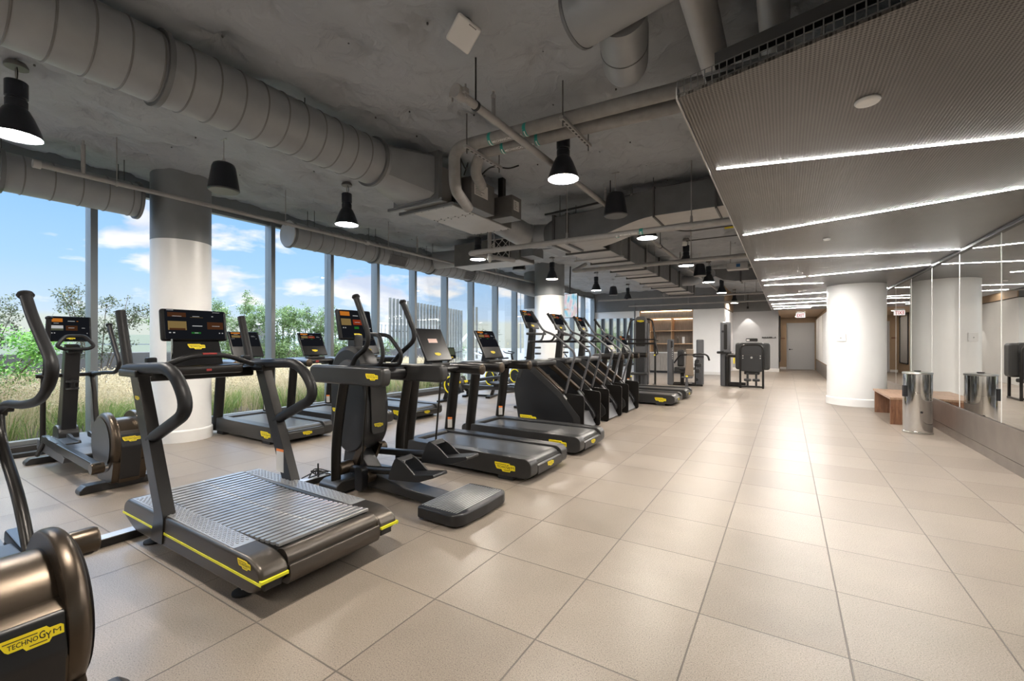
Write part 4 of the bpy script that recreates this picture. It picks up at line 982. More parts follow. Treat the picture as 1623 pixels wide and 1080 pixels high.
b = B().lathe([(0, 2.622), (.050, 2.624), (.056, 2.632), (.056, 2.639), (0, 2.639)], 28, (.361, 2.943, 0)); tag(obj('smoke_detector', b, 'white'), 'round white disc in the lowered ceiling before the first light line', 'smoke detector')
for i, (x, y) in enumerate(((.42, 6.6), (.33, 10.0), (.3, 12.9))):
    b = B().lathe([(0, 2.618), (.035, 2.62), (.04, 2.64), (0, 2.64)], 16, (x, y, 0)); tag(obj('ceiling_sprinkler', b, 'white'), 'tiny white sprinkler cap in the perforated ceiling, %s one' % ['nearest', 'middle', 'farthest'][i], 'sprinkler', 'sprinkler caps')
# EXIT sign
ex = thing('exit_sign', 'lit white exit sign with red letters hanging before the grey door', 'sign', (.50, 21.6, 2.39))
b = B().box(-.16, .16, -.02, .02, 0, .185, .005); obj('sign_body', b, em('exit_face', (1, .93, .90), .95), ex, smooth=False)
b = B(); add_text(b, 'EXIT', .25, .125, (0, 0, 0)); obj('sign_letters', b, em('exit_red', (.60, .01, .02), .8), ex, smooth=False, X=basis((0, -.0215, .095), (1, 0, 0), (0, 0, 1)))
b = B().box(-.15, .15, -.015, .015, .185, .25); obj('sign_canopy', b, 'steel', ex, smooth=False)

# ================================================================= bench, steel bin
be = thing('walnut_bench', 'walnut bench with two panel legs beside the white column', 'bench', (1.73, 10.5, 0))
b = B().prism([(-.25, -.86), (.27, -.72), (.27, .80), (-.25, .86)], .415, .45, axis='z', bev=.002); obj('bench_top', b, 'walnut_top', be, smooth=False)
for y0, y1, s in ((-.82, -.66, 1), (.64, .80, -1)):
    b = B().prism([(-.245, y0-.03 if s > 0 else y0+.04), (.265, y0+.11 if s > 0 else y0), (.265, y0+.15 if s > 0 else y0+.04), (-.245, y0+.01 if s > 0 else y0+.08)], 0, .415, axis='z'); obj('panel_leg', b, 'walnut', be, smooth=False)
tb = thing('wipes_bin', 'polished steel cylindrical bin with a black side latch by the bench', 'bin', (1.70, 8.98, 0))
b = B().lathe([(0, .012), (.170, .012), (.176, .03), (.172, .035), (.172, .60), (.1735, .602), (.1735, .612), (.172, .614), (.172, .895), (0, .895)], 56); obj('bin_body', b, 'chrome', tb, 10)
b = B().lathe([(0, 0), (.178, 0), (.180, .02), (.172, .026), (0, .026)], 48); obj('base_ring', b, 'steel', tb)
b = B().lathe([(0, .895), (.176, .895), (.180, .905), (.176, .922), (.06, .93), (0, .93)], 56); lid = obj('lid', b, 'steel', tb)
b = B().lathe([(.035, .93), (.045, .945), (0, .948)], 20, capa=False); obj('wipe_opening', b, 'ink', lid)
b = B().box(-.205, -.165, -.05, .0, .55, .72, .006, X=Matrix.Rotation(.35, 4, 'Z')); obj('latch', b, 'black', tb)
b = B().lathe([(0, 0), (.016, 0), (.016, .006), (0, .006)], 16); obj('lock', b, 'ink', tb, X=Matrix.Translation((.015, -.172, .33)) @ Matrix.Rotation(PI/2, 4, 'X'))

# ================================================================= television on the far column
tv = thing('television', 'flat television showing a pale pastel city picture, hung before the second column', 'television', (-5.63, 12.35, 2.12), -.25)
b = B().box(-.33, .33, 0, .05, .0, .74, .01); body = obj('tv_body', b, 'black', tv, smooth=False)
def tv_mat():
    m, nt, out = new_mat('tv_picture'); tc = N(nt, 'TexCoord'); mp = N(nt, 'Mapping'); mp.inputs['Scale'].default_value = (5, 1, 1.6); L(nt, tc, 'Object', mp, 'Vector')
    n = N(nt, 'TexNoise', i_Scale=1.6, i_Detail=6.); L(nt, mp, 'Vector', n, 'Vector')
    r = ramp(nt, [(.30, (.15, .45, .75, 1)), (.42, (.45, .75, .85, 1)), (.5, (.85, .80, .82, 1)), (.58, (.75, .55, .65, 1)), (.7, (.80, .78, .62, 1))]); L(nt, n, 'Fac', r, 'Fac')
    e = N(nt, 'Emission', i_Strength=.8); L(nt, r, 'Color', e, 'Color'); L(nt, e, 'Emission', out, 'Surface'); return m
b = B().box(-.315, .315, -.003, 0, .015, .725); pic = obj('tv_picture', b, tv_mat(), tv, smooth=False)
b = B().box(-.18, .0, -.005, -.003, .24, .29); obj('picture_bar', b, 'pink', pic, smooth=False)
b = B().tube([(0, .04, .5), (0, .08, 1.58)], .02, 8); b.box(-.08, .08, .05, .09, .30, .55); obj('tv_bracket', b, 'black', tv)

# recessed downlights and the niche light
dl = em('downlight_lens', (1., .90, .78), 190.)
for x, y, z, l in ((.45, 22.9, 2.64, 'recessed round downlight in the corridor ceiling by the exit sign'), (.45, 25.3, 2.64, 'recessed round downlight in the corridor ceiling before the grey door'), (-3.3, 23.0, 2.84, 'recessed downlight hidden above the white pier')):
    if x < -3: continue
    t = thing('downlight', l, 'ceiling light', (x, y, z), 0, 'corridor downlights')
    b = B().lathe([(.075, -.001), (.095, -.006), (.095, 0), (.075, 0)], 28, capa=False, capb=False); obj('trim_ring', b, 'white', t)
    b = B().lathe([(0, -.003), (.076, -.003), (.076, 0), (0, 0)], 28); obj('light_lens', b, dl, t)
t = thing('wall_washer', 'small downlight casting a curved pool of light on the grey wall', 'ceiling light', (-1.55, 23.72, 2.98))
b = B().lathe([(0, .10), (.045, .10), (.05, 0), (.042, 0), (.03, .04), (0, .04)], 24); obj('lamp_can', b, 'black', t)
b = B().tube([(0, 0, .10), (0, 0, .74)], .012, 8); obj('lamp_stem', b, 'black', t)
sp = bpy.data.lights.new('spot', 'SPOT'); sp.energy = 75; sp.spot_size = math.radians(64); sp.spot_blend = .12; sp.color = (1, .93, .84); sp.shadow_soft_size = .02
so_ = bpy.data.objects.new('spot', sp); COL.objects.link(so_); so_.parent = t; so_.location = (0, 0, -.01)
b = B().box(-1.10, 1.10, .03, .05, 2.475, 2.482); o = obj('niche_light', b, em('niche_glow', (1., .72, .45), 30.), sh, smooth=False, X=Matrix.Translation((0, -.035, .31)))
b = B().box(-.66, 1.13, .50, .515, 2.44, 2.452); o = obj('niche_light', b, em('niche_glow_low', (1., .72, .45), 14.), sh, smooth=False)
# ================================================================= pendants and speakers
def pendant():
    t = thing('pendant_lamp', '', 'pendant lamp', (0, 0, 0), 0, 'black industrial pendant lamps')
    b = B().lathe([(0, .025), (.06, .025), (.075, 0), (.075, -.02), (0, -.02)], 24, (0, 0, ZC-.01)); obj('ceiling_rose', b, 'boxgrey', t)
    b = B().tube([(0, 0, 3.57), (0, 0, ZC+.08)], .008, 8); b.tube(fillet([(.02, 0, 3.57), (.05, 0, 3.63), (.02, 0, 3.70)], .03), .004, 6, mi=1); obj('stem', b, ['steel', 'ink'], t)
    pr = [(0, 3.575), (.066, 3.575), (.072, 3.568), (.072, 3.44), (.062, 3.435), (.062, 3.42), (.070, 3.415), (.070, 3.36), (.066, 3.355), (.080, 3.34), (.105, 3.29), (.140, 3.20), (.163, 3.125), (.168, 3.11), (.160, 3.112), (.135, 3.20), (.07, 3.30)]
    b = B().lathe(pr, 40, capb=False); obj('lamp_shade', b, 'navy', t)
    b = B().lathe([(0, 3.122), (.158, 3.122), (.158, 3.128), (0, 3.128)], 40); ln = obj('lamp_lens', b, 'lens', t); ln['label'] = 'glowing round lens'
    return t
def speaker():
    t = thing('ceiling_speaker', '', 'loudspeaker', (0, 0, 0), 0, 'hanging round loudspeakers')
    b = B().lathe([(0, 3.43), (.08, 3.43), (.105, 3.415), (.12, 3.38), (.155, 3.16), (.160, 3.12), (.150, 3.11), (0, 3.11)], 40); s = obj('speaker_body', b, 'navy', t)
    b = B().lathe([(0, 3.105), (.145, 3.105), (.150, 3.112), (0, 3.112)], 32); obj('grille', b, 'boxgrey', s)
    b = B().tube([(0, 0, 3.42), (0, 0, 3.70)], .005, 6); b.box(-.012, .012, -.012, .012, 3.43, 3.48, .003); b.tube([(-.05, 0, 3.70), (.05, 0, 3.70)], .008, 6); obj('hanger', b, 'steel', t)
    return t
pp = [(-5.52, .96, 'front left one nearest the camera, cut by the picture edge'), (-5.52, 4.26, 'left row, hanging in front of the windows before the big duct end'), (-2.02, 4.29, 'largest whole one, hanging right of the ceiling unit'),
      (-5.5, 7.5, 'left row, half hidden by a pipe beside the filter box'), (-1.97, 7.45, 'right row, tucked behind the horizontal labelled pipe'), (-5.47, 10.9, 'left row, before the second column'),
      (-1.93, 10.6, 'right row, behind the second horizontal pipe'), (-5.41, 14.06, 'left row, right of the second column'), (-1.91, 13.85, 'right row, just behind the round speaker'),
      (-2.02, 1.04, 'hanging just above the camera view'), (-2.05, -2.2, 'hanging behind the camera on the right'), (-5.52, -2.3, 'hanging behind the camera on the left'),
      (-5.43, 17.6, 'left row, above the television side mirror wall'), (-1.93, 17.1, 'right row, before the brown bulkhead edge'), (-1.95, 21.8, 'farthest one, in front of the grey wall')]
p0 = pendant()
for i, (x, y, l) in enumerate(pp):
    if i == 0: p0.location = (x, y, 0); p0['label'] = 'black pendant lamp, '+l
    else: dup(p0, (x, y, 0), 'black pendant lamp, '+l)
s0 = speaker()
for i, (x, y, l) in enumerate([(-5.48, 2.56, 'by the first white column'), (-1.99, 5.9, 'right of the nearest whole pendant lamp'), (-5.45, 9.1, 'half hidden beside the filter box'), (-1.92, 12.4, 'right row before a cluster of pendant lamps'), (-5.38, 15.7, 'far left row between two pendant lamps')]):
    if i == 0: s0.location = (x, y, 0); s0['label'] = 'black bucket shaped loudspeaker '+l
    else: dup(s0, (x, y, 0), 'black bucket shaped loudspeaker '+l)

# ================================================================= round ducts
def ring_flange(t, y, X0, Z0, r, w=.035, nm='joint_flange', ax='y'):
    b = B().lathe([(r-.01, y-w/2), (r+.028, y-w/2), (r+.028, y+w/2), (r-.01, y+w/2), (r-.01, y-w/2)], 56, (X0, 0, Z0), 'y', capa=False, capb=False); obj(nm, b, 'duct_dark', t)
def spiral(name, label, X0, Z0, r, ya, yb, flanges=(), pitch=.19, mat='duct'):
    b = B(); pr = [(0, ya), (r, ya)]; y = ya+.05
    while y < yb-.03:
        pr += [(r, y-.007), (r+.007, y-.003), (r+.007, y+.003), (r, y+.007)]; y += pitch
    pr += [(r, yb), (0, yb)]
    b.lathe(pr, 56, (X0, 0, Z0), 'y')
    for f in b.bm.faces:
        c_ = f.calc_center_median()
        if len(f.verts) == 4 and math.hypot(c_.x-X0, c_.z-Z0) > r+.0025: f.material_index = 1
    o = obj(name, b, [mat, 'ductseam'], None, 25)
    tag(o, label, 'duct')
    for f in flanges: ring_flange(o, f, X0, Z0, r)
    return o
DX, DZ, DR = -4.0, 3.425, .25
md = spiral('spiral_duct', 'large round grey spiral duct running under the ceiling at upper left', DX, DZ, DR, -3.3, 3.50, (1.41, 3.42), .185)
# round to square boot
def loft(b, c0, r, y0, x0, x1, z0, z1, y1, n=32, mi=0):
    bm = b.bm; A = []; Q = []
    for j in range(n):
        a = 2*PI*(j+.5)/n; cx_, sx_ = math.cos(a), math.sin(a)
        A.append(bm.verts.new((c0[0]+r*cx_, y0, c0[1]+r*sx_)))
        k = 1/max(abs(cx_), abs(sx_)); Q.append(bm.verts.new(((x0+x1)/2+cx_*k*(x1-x0)/2, y1, (z0+z1)/2+sx_*k*(z1-z0)/2)))
    for j in range(n): f = bm.faces.new([A[j], A[(j+1) % n], Q[(j+1) % n], Q[j]]); f.material_index = mi
    return b
b = loft(B(), (DX, DZ), DR-.002, 3.49, -4.28, -3.58, 3.12, 3.66, 4.05); obj('square_boot', b, 'duct', md)
fc = thing('fan_coil_unit', 'grey ceiling fan unit with pale underside panels at the end of the big duct', 'air unit', (0, 0, 0))
b = B().box(-4.26, -3.56, 4.06, 5.72, 3.11, 3.52, .004); obj('unit_casing', b, 'boxgrey', fc, smooth=False)
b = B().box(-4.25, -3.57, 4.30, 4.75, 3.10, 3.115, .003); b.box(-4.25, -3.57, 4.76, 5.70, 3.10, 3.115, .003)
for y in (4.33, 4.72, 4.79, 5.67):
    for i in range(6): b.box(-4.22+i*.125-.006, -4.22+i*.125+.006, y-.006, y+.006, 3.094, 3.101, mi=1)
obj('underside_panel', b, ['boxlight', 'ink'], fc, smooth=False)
b = B()
for y in (4.06, 4.26): b.box(-4.42, -3.50, y-.02, y+.02, 3.075, 3.115, .003)
b.box(-4.29, -3.53, 4.02, 4.09, 3.10, 3.68, .003); obj('support_rail', b, 'duct_dark', fc, smooth=False)
b = B().box(-3.56, -3.40, 4.50, 5.02, 3.11, 3.50, .004); c1 = obj('control_box', b, 'boxgrey', fc, smooth=False)
b = B().box(-3.40, -3.398, 4.56, 4.86, 3.28, 3.45)
for i in range(7): b.box(-3.398, -3.397, 4.58, 4.58+rnd.uniform(.1, .25), 3.30+i*.02, 3.307+i*.02, mi=1)
obj('data_label', b, ['paper', 'grey'], c1, smooth=False)
b = B().box(-3.56, -3.22, 5.18, 5.44, 3.12, 3.42, .004); c2 = obj('control_box', b, 'boxgrey', fc, smooth=False)
b = B().box(-3.22, -3.218, 5.23, 5.37, 3.22, 3.36)
for i in range(5): b.box(-3.218, -3.217, 5.245, 5.245+rnd.uniform(.05, .1), 3.24+i*.022, 3.247+i*.022, mi=1)
obj('data_label', b, ['paper', 'grey'], c2, smooth=False)
b = B().box(-3.50, -3.42, 5.26, 5.34, 3.42, 3.72); obj('hanger_bracket', b, 'ink', fc, smooth=False); b = B().box(-3.56, -3.50, 4.30, 4.42, 3.12, 3.70); obj('hanger_bracket', b, 'ink', fc, smooth=False)
b = B().tube(spline([(-3.48, 4.45, 3.50), (-3.38, 4.40, 3.62), (-3.30, 4.25, 3.48), (-3.30, 4.10, 3.62)]), .010, 8); b.tube(spline([(-3.36, 4.60, 3.50), (-3.26, 4.75, 3.66), (-3.1, 4.9, 3.66), (-3.0, 5.0, 3.71)]), .010, 8); obj('control_cable', b, 'ink', fc)
# flexible bend then squared boot, S-shaped rectangular duct
sd = thing('rectangular_duct', 'dark grey rectangular duct with an S bend crossing toward the lowered ceiling', 'duct', (0, 0, 0))
pth = fillet([(-3.85, 5.70, 3.30), (-3.85, 6.72, 3.22), (-3.45, 6.78, 3.20)], .5, 10); rr = [.20+(.006 if i % 2 else 0) for i in range(len(pth))]
b = B().tube(pth, rr, 28); obj('flexible_bend', b, 'duct', sd)
b = B(); loft(b, (6.78, 3.20), .20, -3.47, 6.48, 7.08, 2.97, 3.42, -3.22)
for v in b.bm.verts: v.co = Vector((v.co.y, v.co.x, v.co.z))
bmesh.ops.reverse_faces(b.bm, faces=b.bm.faces[:]); obj('square_boot', b, 'duct_dark', sd)
def zs(x): 
    t = min(max((x+2.75)/1.15, 0), 1); t = t*t*(3-2*t); return t*.20
top, bot = [], []
xs = [-3.22, -2.9]+[-2.75+i*.1 for i in range(13)]+[0.4]
for x in xs: bot.append((x, 2.97+zs(x)*1.15)); top.append((x, 3.42+zs(x)*.85))
b = B().prism(bot+list(reversed(top)), 6.48, 7.08); o = obj('duct_run', b, 'duct_dark', sd, 20)
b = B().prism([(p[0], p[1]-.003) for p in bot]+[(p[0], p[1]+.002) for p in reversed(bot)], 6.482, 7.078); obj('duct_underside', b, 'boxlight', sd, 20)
for x in (-3.22, -2.98): b = B().box(x-.02, x+.02, 6.45, 7.11, 2.94, 3.45, .003); obj('duct_flange', b, 'seam', sd, smooth=False)
for x in (-1.62, -.8): b = B().box(x-.012, x+.012, 6.45, 7.11, 3.17, 3.62, .003); obj('duct_flange', b, 'seam', sd, smooth=False)
ld = thing('rectangular_duct', 'long boxy flanged duct with pale underside running down the middle of the gym', 'duct', (0, 0, 0))
b = B().box(-3.62, -2.82, 7.35, 17.2, 3.115, 3.55, .004); b.box(-3.9, -2.82, 7.35, 8.1, 3.115, 3.5, .004); obj('duct_run', b, 'duct_dark', ld, smooth=False)
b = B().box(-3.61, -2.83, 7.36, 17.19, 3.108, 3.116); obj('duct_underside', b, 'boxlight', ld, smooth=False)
for i in range(8):
    y = 7.9+i*1.28; b = B(); b.prism([(-3.66, 3.075), (-2.78, 3.075), (-2.78, 3.58), (-2.822, 3.58), (-2.822, 3.113), (-3.618, 3.113), (-3.618, 3.58), (-3.66, 3.58)], y-.02, y+.02); obj('duct_flange', b, 'seam', ld, smooth=False)
for i in range(4):
    y = 8.5+i*2.56; b = B()
    for x in (-3.70, -2.74): b.tube([(x, y, 3.06), (x, y, ZC+.08)], .007, 6)
    b.box(-3.74, -2.70, y-.02, y+.02, 3.05, 3.08); obj('duct_hanger', b, 'pipe', ld)
b = B().tube(fillet([(-2.82, 14.9, 3.33), (-2.4, 14.9, 3.33), (-1.9, 14.2, 3.42)], .3, 6), .15, 20); obj('branch_duct', b, 'duct', ld)
# smaller cross duct further back
cd = thing('rectangular_duct', 'small curved rectangular duct below the ceiling near the far end of the perforated ceiling', 'duct', (0, 0, 0))
b = B().prism([(-1.9, 3.42), (-1.6, 3.26), (-1.3, 3.20), (.2, 3.20), (.2, 3.52), (-1.9, 3.60)], 14.6, 15.1); obj('duct_run', b, 'duct_dark', cd, 20)
b = B(); b.box(-1.16, -1.12, 14.57, 15.13, 3.17, 3.60); b.box(-.62, -.58, 14.57, 15.13, 3.17, 3.60); obj('duct_flange', b, 'seam', cd, smooth=False)
# second fan unit with a filter grille, by the windows
f2 = thing('fan_coil_unit', 'grey fan unit by the windows with a crossed-wire filter face', 'air unit', (0, 0, 0))
b = B().box(-6.5, -4.75, 7.95, 8.60, 3.12, 3.62, .004); obj('unit_casing', b, 'boxgrey', f2, smooth=False)
b = B().box(-6.49, -4.76, 7.96, 8.59, 3.108, 3.122); obj('underside_panel', b, 'boxlight', f2, smooth=False)
b = B().box(-5.52, -4.98, 7.915, 7.95, 3.17, 3.60, mi=1)
for z0 in (3.17, 3.59): b.box(-5.52, -4.98, 7.905, 7.925, z0-.008, z0+.012)
for x0 in (-5.52, -4.98): b.box(x0-.008, x0+.008, 7.905, 7.925, 3.17, 3.60)
for k in range(-2, 4):
    for s in (1, -1):
        pa = []
        for x in (-5.52, -4.98):
            pa.append((x, 7.91, 3.385+s*((x+5.25)+(k-.5)*.18)))
        (x0, y0_, z0), (x1, _, z1) = pa
        # clip to the frame
        def cl(x0, z0, x1, z1):
            t0, t1 = 0., 1.
            dz = z1-z0
            ts = sorted(((3.175-z0)/dz, (3.595-z0)/dz)); t0, t1 = max(0, ts[0]), min(1, ts[1])
            return (t0, t1)
        t0, t1 = cl(x0, z0, x1, z1)
        if t1-t0 > .05: b.tube([(x0+(x1-x0)*t0, 7.908, z0+(z1-z0)*t0), (x0+(x1-x0)*t1, 7.908, z0+(z1-z0)*t1)], .008, 5)
obj('filter_grille', b, ['boxlight', 'ink'], f2, smooth=False)
b = B().box(-4.75, -4.45, 8.0, 8.45, 3.18, 3.45, .004); obj('side_box', b, 'duct_dark', f2, smooth=False)
b = B().tube(fillet([(-6.45, 8.25, 3.38), (-6.9, 8.25, 3.38), (-7.2, 8.0, 3.33)], .25, 6), .20, 24); obj('elbow_duct', b, 'duct', f2)
# ducts along the window wall
w1 = spiral('spiral_duct', 'round grey duct along the window head left of the first column', -7.35, 3.265, .216, -3.3, 2.38, (1.15, 2.36), .24, 'duct')
w2 = spiral('spiral_duct', 'round grey duct along the window head starting right of the first column', -7.35, 3.265, .216, 4.47, 11.3, (4.49, 6.3, 8.05, 9.6), .24, 'duct')
b = B().lathe([(0, 4.452), (.228, 4.452), (.228, 4.472), (0, 4.472)], 48, (-7.35, 0, 3.265), 'y'); obj('end_cap', b, 'boxlight', w2)
for y in (6.6, 9.2):
    b = B().box(-.11, .11, y, y+.5, -.004, .004); 
    for i in range(8): b.box(-.10+i*.027, -.09+i*.027, y+.02, y+.48, .004, .008, mi=1)
    obj('air_grille', b, ['duct_dark', 'ink'], w2, smooth=False, X=Matrix.Translation((-7.35, 0, 3.265)) @ Matrix.Rotation(math.radians(120), 4, 'Y') @ Matrix.Translation((0, 0, .217)))
b = B().tube(fillet([(-7.35, 11.25, 3.26), (-7.30, 11.9, 3.20), (-6.75, 12.0, 3.02), (-6.70, 12.9, 3.0)], .3, 7), .205, 24); obj('bent_end', b, 'duct', w2)
# sprinkler line along the windows
sp = thing('sprinkler_pipe', 'thin grey sprinkler pipe running along the window wall with short drops', 'pipe', (0, 0, 0))
b = B().tube([(-6.65, 1.30, 3.235), (-6.65, 12.5, 3.235)], .028, 12); obj('pipe_run', b, 'pipe', sp)
for y in (1.27, 5.55, 8.1): b = B().lathe([(0, y), (.042, y), (.042, y+.06), (0, y+.06)], 16, (-6.65, 0, 3.235), 'y'); obj('pipe_coupling', b, 'boxlight', sp)
for y in (1.66, 6.9, 9.9):
    b = B().tube([(-6.65, y, 3.24), (-6.65, y, 3.58)], .020, 10); b.lathe([(0, 3.57), (.012, 3.58), (.012, 3.62), (.02, 3.625), (0, 3.63)], 10, (-6.65, y, 0), mi=1); obj('sprinkler_drop', b, ['pipe', 'steel'], sp)
for y in (1.95, 4.0, 6.1, 8.6):
    b = B().tube([(-6.65, y, 3.26), (-6.65, y, ZC+.08)], .006, 6); b.lathe([(.030, y-.01), (.036, y-.01), (.036, y+.01), (.03, y+.01)], 14, (-6.65, 0, 3.235), 'y'); obj('pipe_hanger', b, 'pipe', sp)
# central sprinkler line
cp = thing('sprinkler_pipe', 'pale straight sprinkler pipe running down the ceiling centre from a grooved coupling', 'pipe', (0, 0, 0))
b = B().tube([(-2.17, 2.72, 3.32), (-2.17, 20.2, 3.32)], .034, 14); obj('pipe_run', b, 'pipe', cp)
b = B().lathe([(0, 2.66), (.05, 2.66), (.054, 2.68), (.054, 2.75), (.046, 2.77), (0, 2.77)], 18, (-2.17, 0, 3.32), 'y')
for s in (-1, 1): b.box(-2.17+s*.065-.018, -2.17+s*.065+.018, 2.685, 2.735, 3.30, 3.34, .005); b.tube([(-2.17+s*.065, 2.71, 3.27), (-2.17+s*.065, 2.71, 3.37)], .008, 6)
obj('pipe_coupling', b, 'pipe', cp)
for y in (2.93, 6.2, 9.2, 12.2): b = B().tube([(-2.17, y, 3.35), (-2.17, y, ZC+.08)], .007, 6); b.lathe([(.034, y-.012), (.041, y-.012), (.041, y+.012), (.034, y+.012)], 14, (-2.17, 0, 3.32), 'y'); obj('pipe_hanger', b, 'ink', cp)
for y in (3.19, 6.0, 8.6, 11.2):
    b = B().tube([(-2.17, y, 3.33), (-2.17, y, 3.50)], .018, 10); b.lathe([(0, 3.50), (.022, 3.50), (.022, 3.53), (.010, 3.54), (.010, 3.56), (.018, 3.565), (0, 3.57)], 10, (-2.17, y, 0), mi=1); obj('sprinkler_head', b, ['pipe', 'steel'], cp)
# two insulated pipes
def dots(b, P0, d, r, n, mi=1):
    for k in range(n):
        a = -.5-2.1*k/n; o = Vector((0, math.cos(a), math.sin(a)))*r
        b.box(-.006, .006, -.006, .006, -.001, .002, mi=mi, X=Matrix.Translation(P0+o) @ Vector((0, 0, 1)).rotation_difference(o.normalized()).to_matrix().to_4x4())
for i, (pts, l, zz) in enumerate((([(-3.30, 4.30, 3.02), (-3.02, 3.70, 3.02), (-3.02, 3.69, 3.45), (1.3, 3.90, 3.45)], 'front one of two grey insulated pipes that turns down to the ceiling fan unit', 0), ([(-3.10, 4.30, 3.25), (-2.96, 3.98, 3.28), (-2.86, 3.93, 3.45), (1.3, 4.18, 3.45)], 'rear one of two grey insulated pipes above the ceiling fan unit', 1))):
    t = thing('insulated_pipe', l, 'pipe', (0, 0, 0))
    b = B().tube(fillet(pts, .14, 7), .062, 18); obj('pipe_run', b, 'insul', t)
    for x in (-2.55, -2.15):
        f = (x-pts[2][0])/(pts[3][0]-pts[2][0]); P0 = Vector(pts[2])*(1-f)+Vector(pts[3])*f
        b = B().lathe([(.0622, x-.018), (.0628, x-.018), (.0628, x+.018), (.0622, x+.018)], 24, (0, P0.y, P0.z), 'x', capa=False, capb=False); dots(b, P0, None, .0632, 11); obj('arrow_band', b, ['teal', 'white'], t, smooth=False)
    a = math.atan2(pts[3][1]-pts[2][1], pts[3][0]-pts[2][0])
    f = (-2.35-pts[2][0])/(pts[3][0]-pts[2][0]); P0 = Vector(pts[2])*(1-f)+Vector(pts[3])*f
    b = B(); add_text(b, 'MECHANICAL WATER', .34, .026, (0, 0, 0)); nn = Vector((0, -.5, -.866))
    obj('pipe_lettering', b, 'white', t, smooth=False, X=basis(P0+nn*.0635, (math.cos(a), math.sin(a), 0), (0, -.866, .5)))
for x in (-2.78, -1.70):
    t = thing('pipe_trapeze', 'slotted steel strut carrying the two insulated pipes, %s' % ('left one by the fan unit' if x < -2 else 'right one above a pendant lamp'), 'pipe hanger', (x, 3.9, 3.36))
    b = B().box(-.02, .02, -.34, .34, 0, .03, .002)
    for k in range(9): b.box(-.008, .008, -.30+k*.07, -.265+k*.07, -.0015, .001, mi=1)
    obj('strut', b, ['pipe', 'ink'], t, smooth=False)
    for y in (-.30, .30):
        b = B().tube([(0, y, -.05), (0, y, .36)], .006, 6); obj('threaded_rod', b, 'seam', t)
# horizontal pipes across
def hpipe(label, pts, r, hang, mat='pipe', labelled=False):
    t = thing('water_pipe', label, 'pipe', (0, 0, 0))
    b = B().tube(fillet(pts, .10, 6), r, 16); obj('pipe_run', b, mat, t)
    for x in hang:
        f = (x-pts[-2][0])/(pts[-1][0]-pts[-2][0]); p = Vector(pts[-2])*(1-f)+Vector(pts[-1])*f
        b = B().tube([(p.x, p.y, p.z+r*.9), (p.x, p.y, ZC+.08)], .008, 6); b.lathe([(r, -.015), (r+.008, -.015), (r+.008, .015), (r, .015)], 16, (p.x, p.y, p.z), 'x'); b.lathe([(0, r), (.02, r), (.016, r+.08), (0, r+.08)], 10, (p.x, p.y, p.z)); obj('pipe_hanger', b, 'pipe', t)
    if labelled:
        yy = pts[-2][1]+(pts[-1][1]-pts[-2][1])*(-1.86-pts[-2][0])/(pts[-1][0]-pts[-2][0])
        for x in (-2.03, -1.69):
            b = B().lathe([(r+.0006, x-.025), (r+.0012, x-.025), (r+.0012, x+.025), (r+.0006, x+.025)], 20, (0, yy, pts[-1][2]), 'x', capa=False, capb=False); bb = obj('arrow_band', b, 'teal', t)
            b = B()
            for s in (-.45, -1.0): b.prism([(-.014, -.008), (.004, -.008), (.016, 0), (.004, .008), (-.014, .008)], 0, .001, axis='z', X=basis((x, yy-math.cos(-s)*(r+.002), pts[-1][2]-math.sin(-s)*(r+.002)), (1, 0, 0), (0, -math.sin(-s), math.cos(-s))))
            obj('arrow_mark', b, 'white', bb, smooth=False)
        b = B(); add_text(b, 'MECHANICAL WATER', .25, .026, (0, 0, 0)); a = math.radians(35)
        obj('pipe_lettering', b, 'white', t, smooth=False, X=basis((-1.86, yy-math.cos(a)*(r+.002), pts[-1][2]-math.sin(a)*(r+.002)), (1, 0, 0), (0, -math.sin(a), math.cos(a))))
    return t
hpipe('light grey water pipe with green label bands crossing in front of the long duct', [(-4.3, 7.0, 2.90), (-4.62, 6.03, 2.90), (1.5, 6.19, 2.90)], .042, (-4.1, -2.8, -1.05), labelled=True)
hpipe('second light grey water pipe crossing behind the labelled one', [(-4.20, 10.2, 3.30), (-4.20, 9.42, 3.02), (1.5, 9.50, 3.03)], .045, (-2.5, -1.63))
hpipe('thinner grey pipe crossing low before the brown bulkhead', [(-6.6, 17.4, 3.10), (-6.5, 17.4, 3.10), (1.2, 17.9, 3.12)], .035, (-4.0, -2.0, -.9))
hpipe('grey pipe crossing just in front of the shelving bulkhead', [(-6.0, 19.6, 3.0), (-5.9, 19.6, 3.0), (.9, 19.9, 3.02)], .032, (-3.5, -1.4))
hpipe('dark narrow conduit crossing high above the S shaped duct', [(-3.6, 6.9, 3.62), (-3.5, 6.9, 3.62), (1.0, 6.25, 3.62)], .018, (-2.0,), 'seam')
t = thing('vertical_pipe', 'short vertical pipe dropping in front of the filter box', 'pipe', (-4.25, 6.13, 0)); b = B().tube([(0, 0, 2.76), (0, 0, ZC+.08)], .034, 14); obj('pipe_run', b, 'pipe', t); b = B().lathe([(0, 2.72), (.02, 2.73), (.042, 2.78), (.042, 2.82), (0, 2.82)], 14); obj('end_valve', b, 'steel', t)
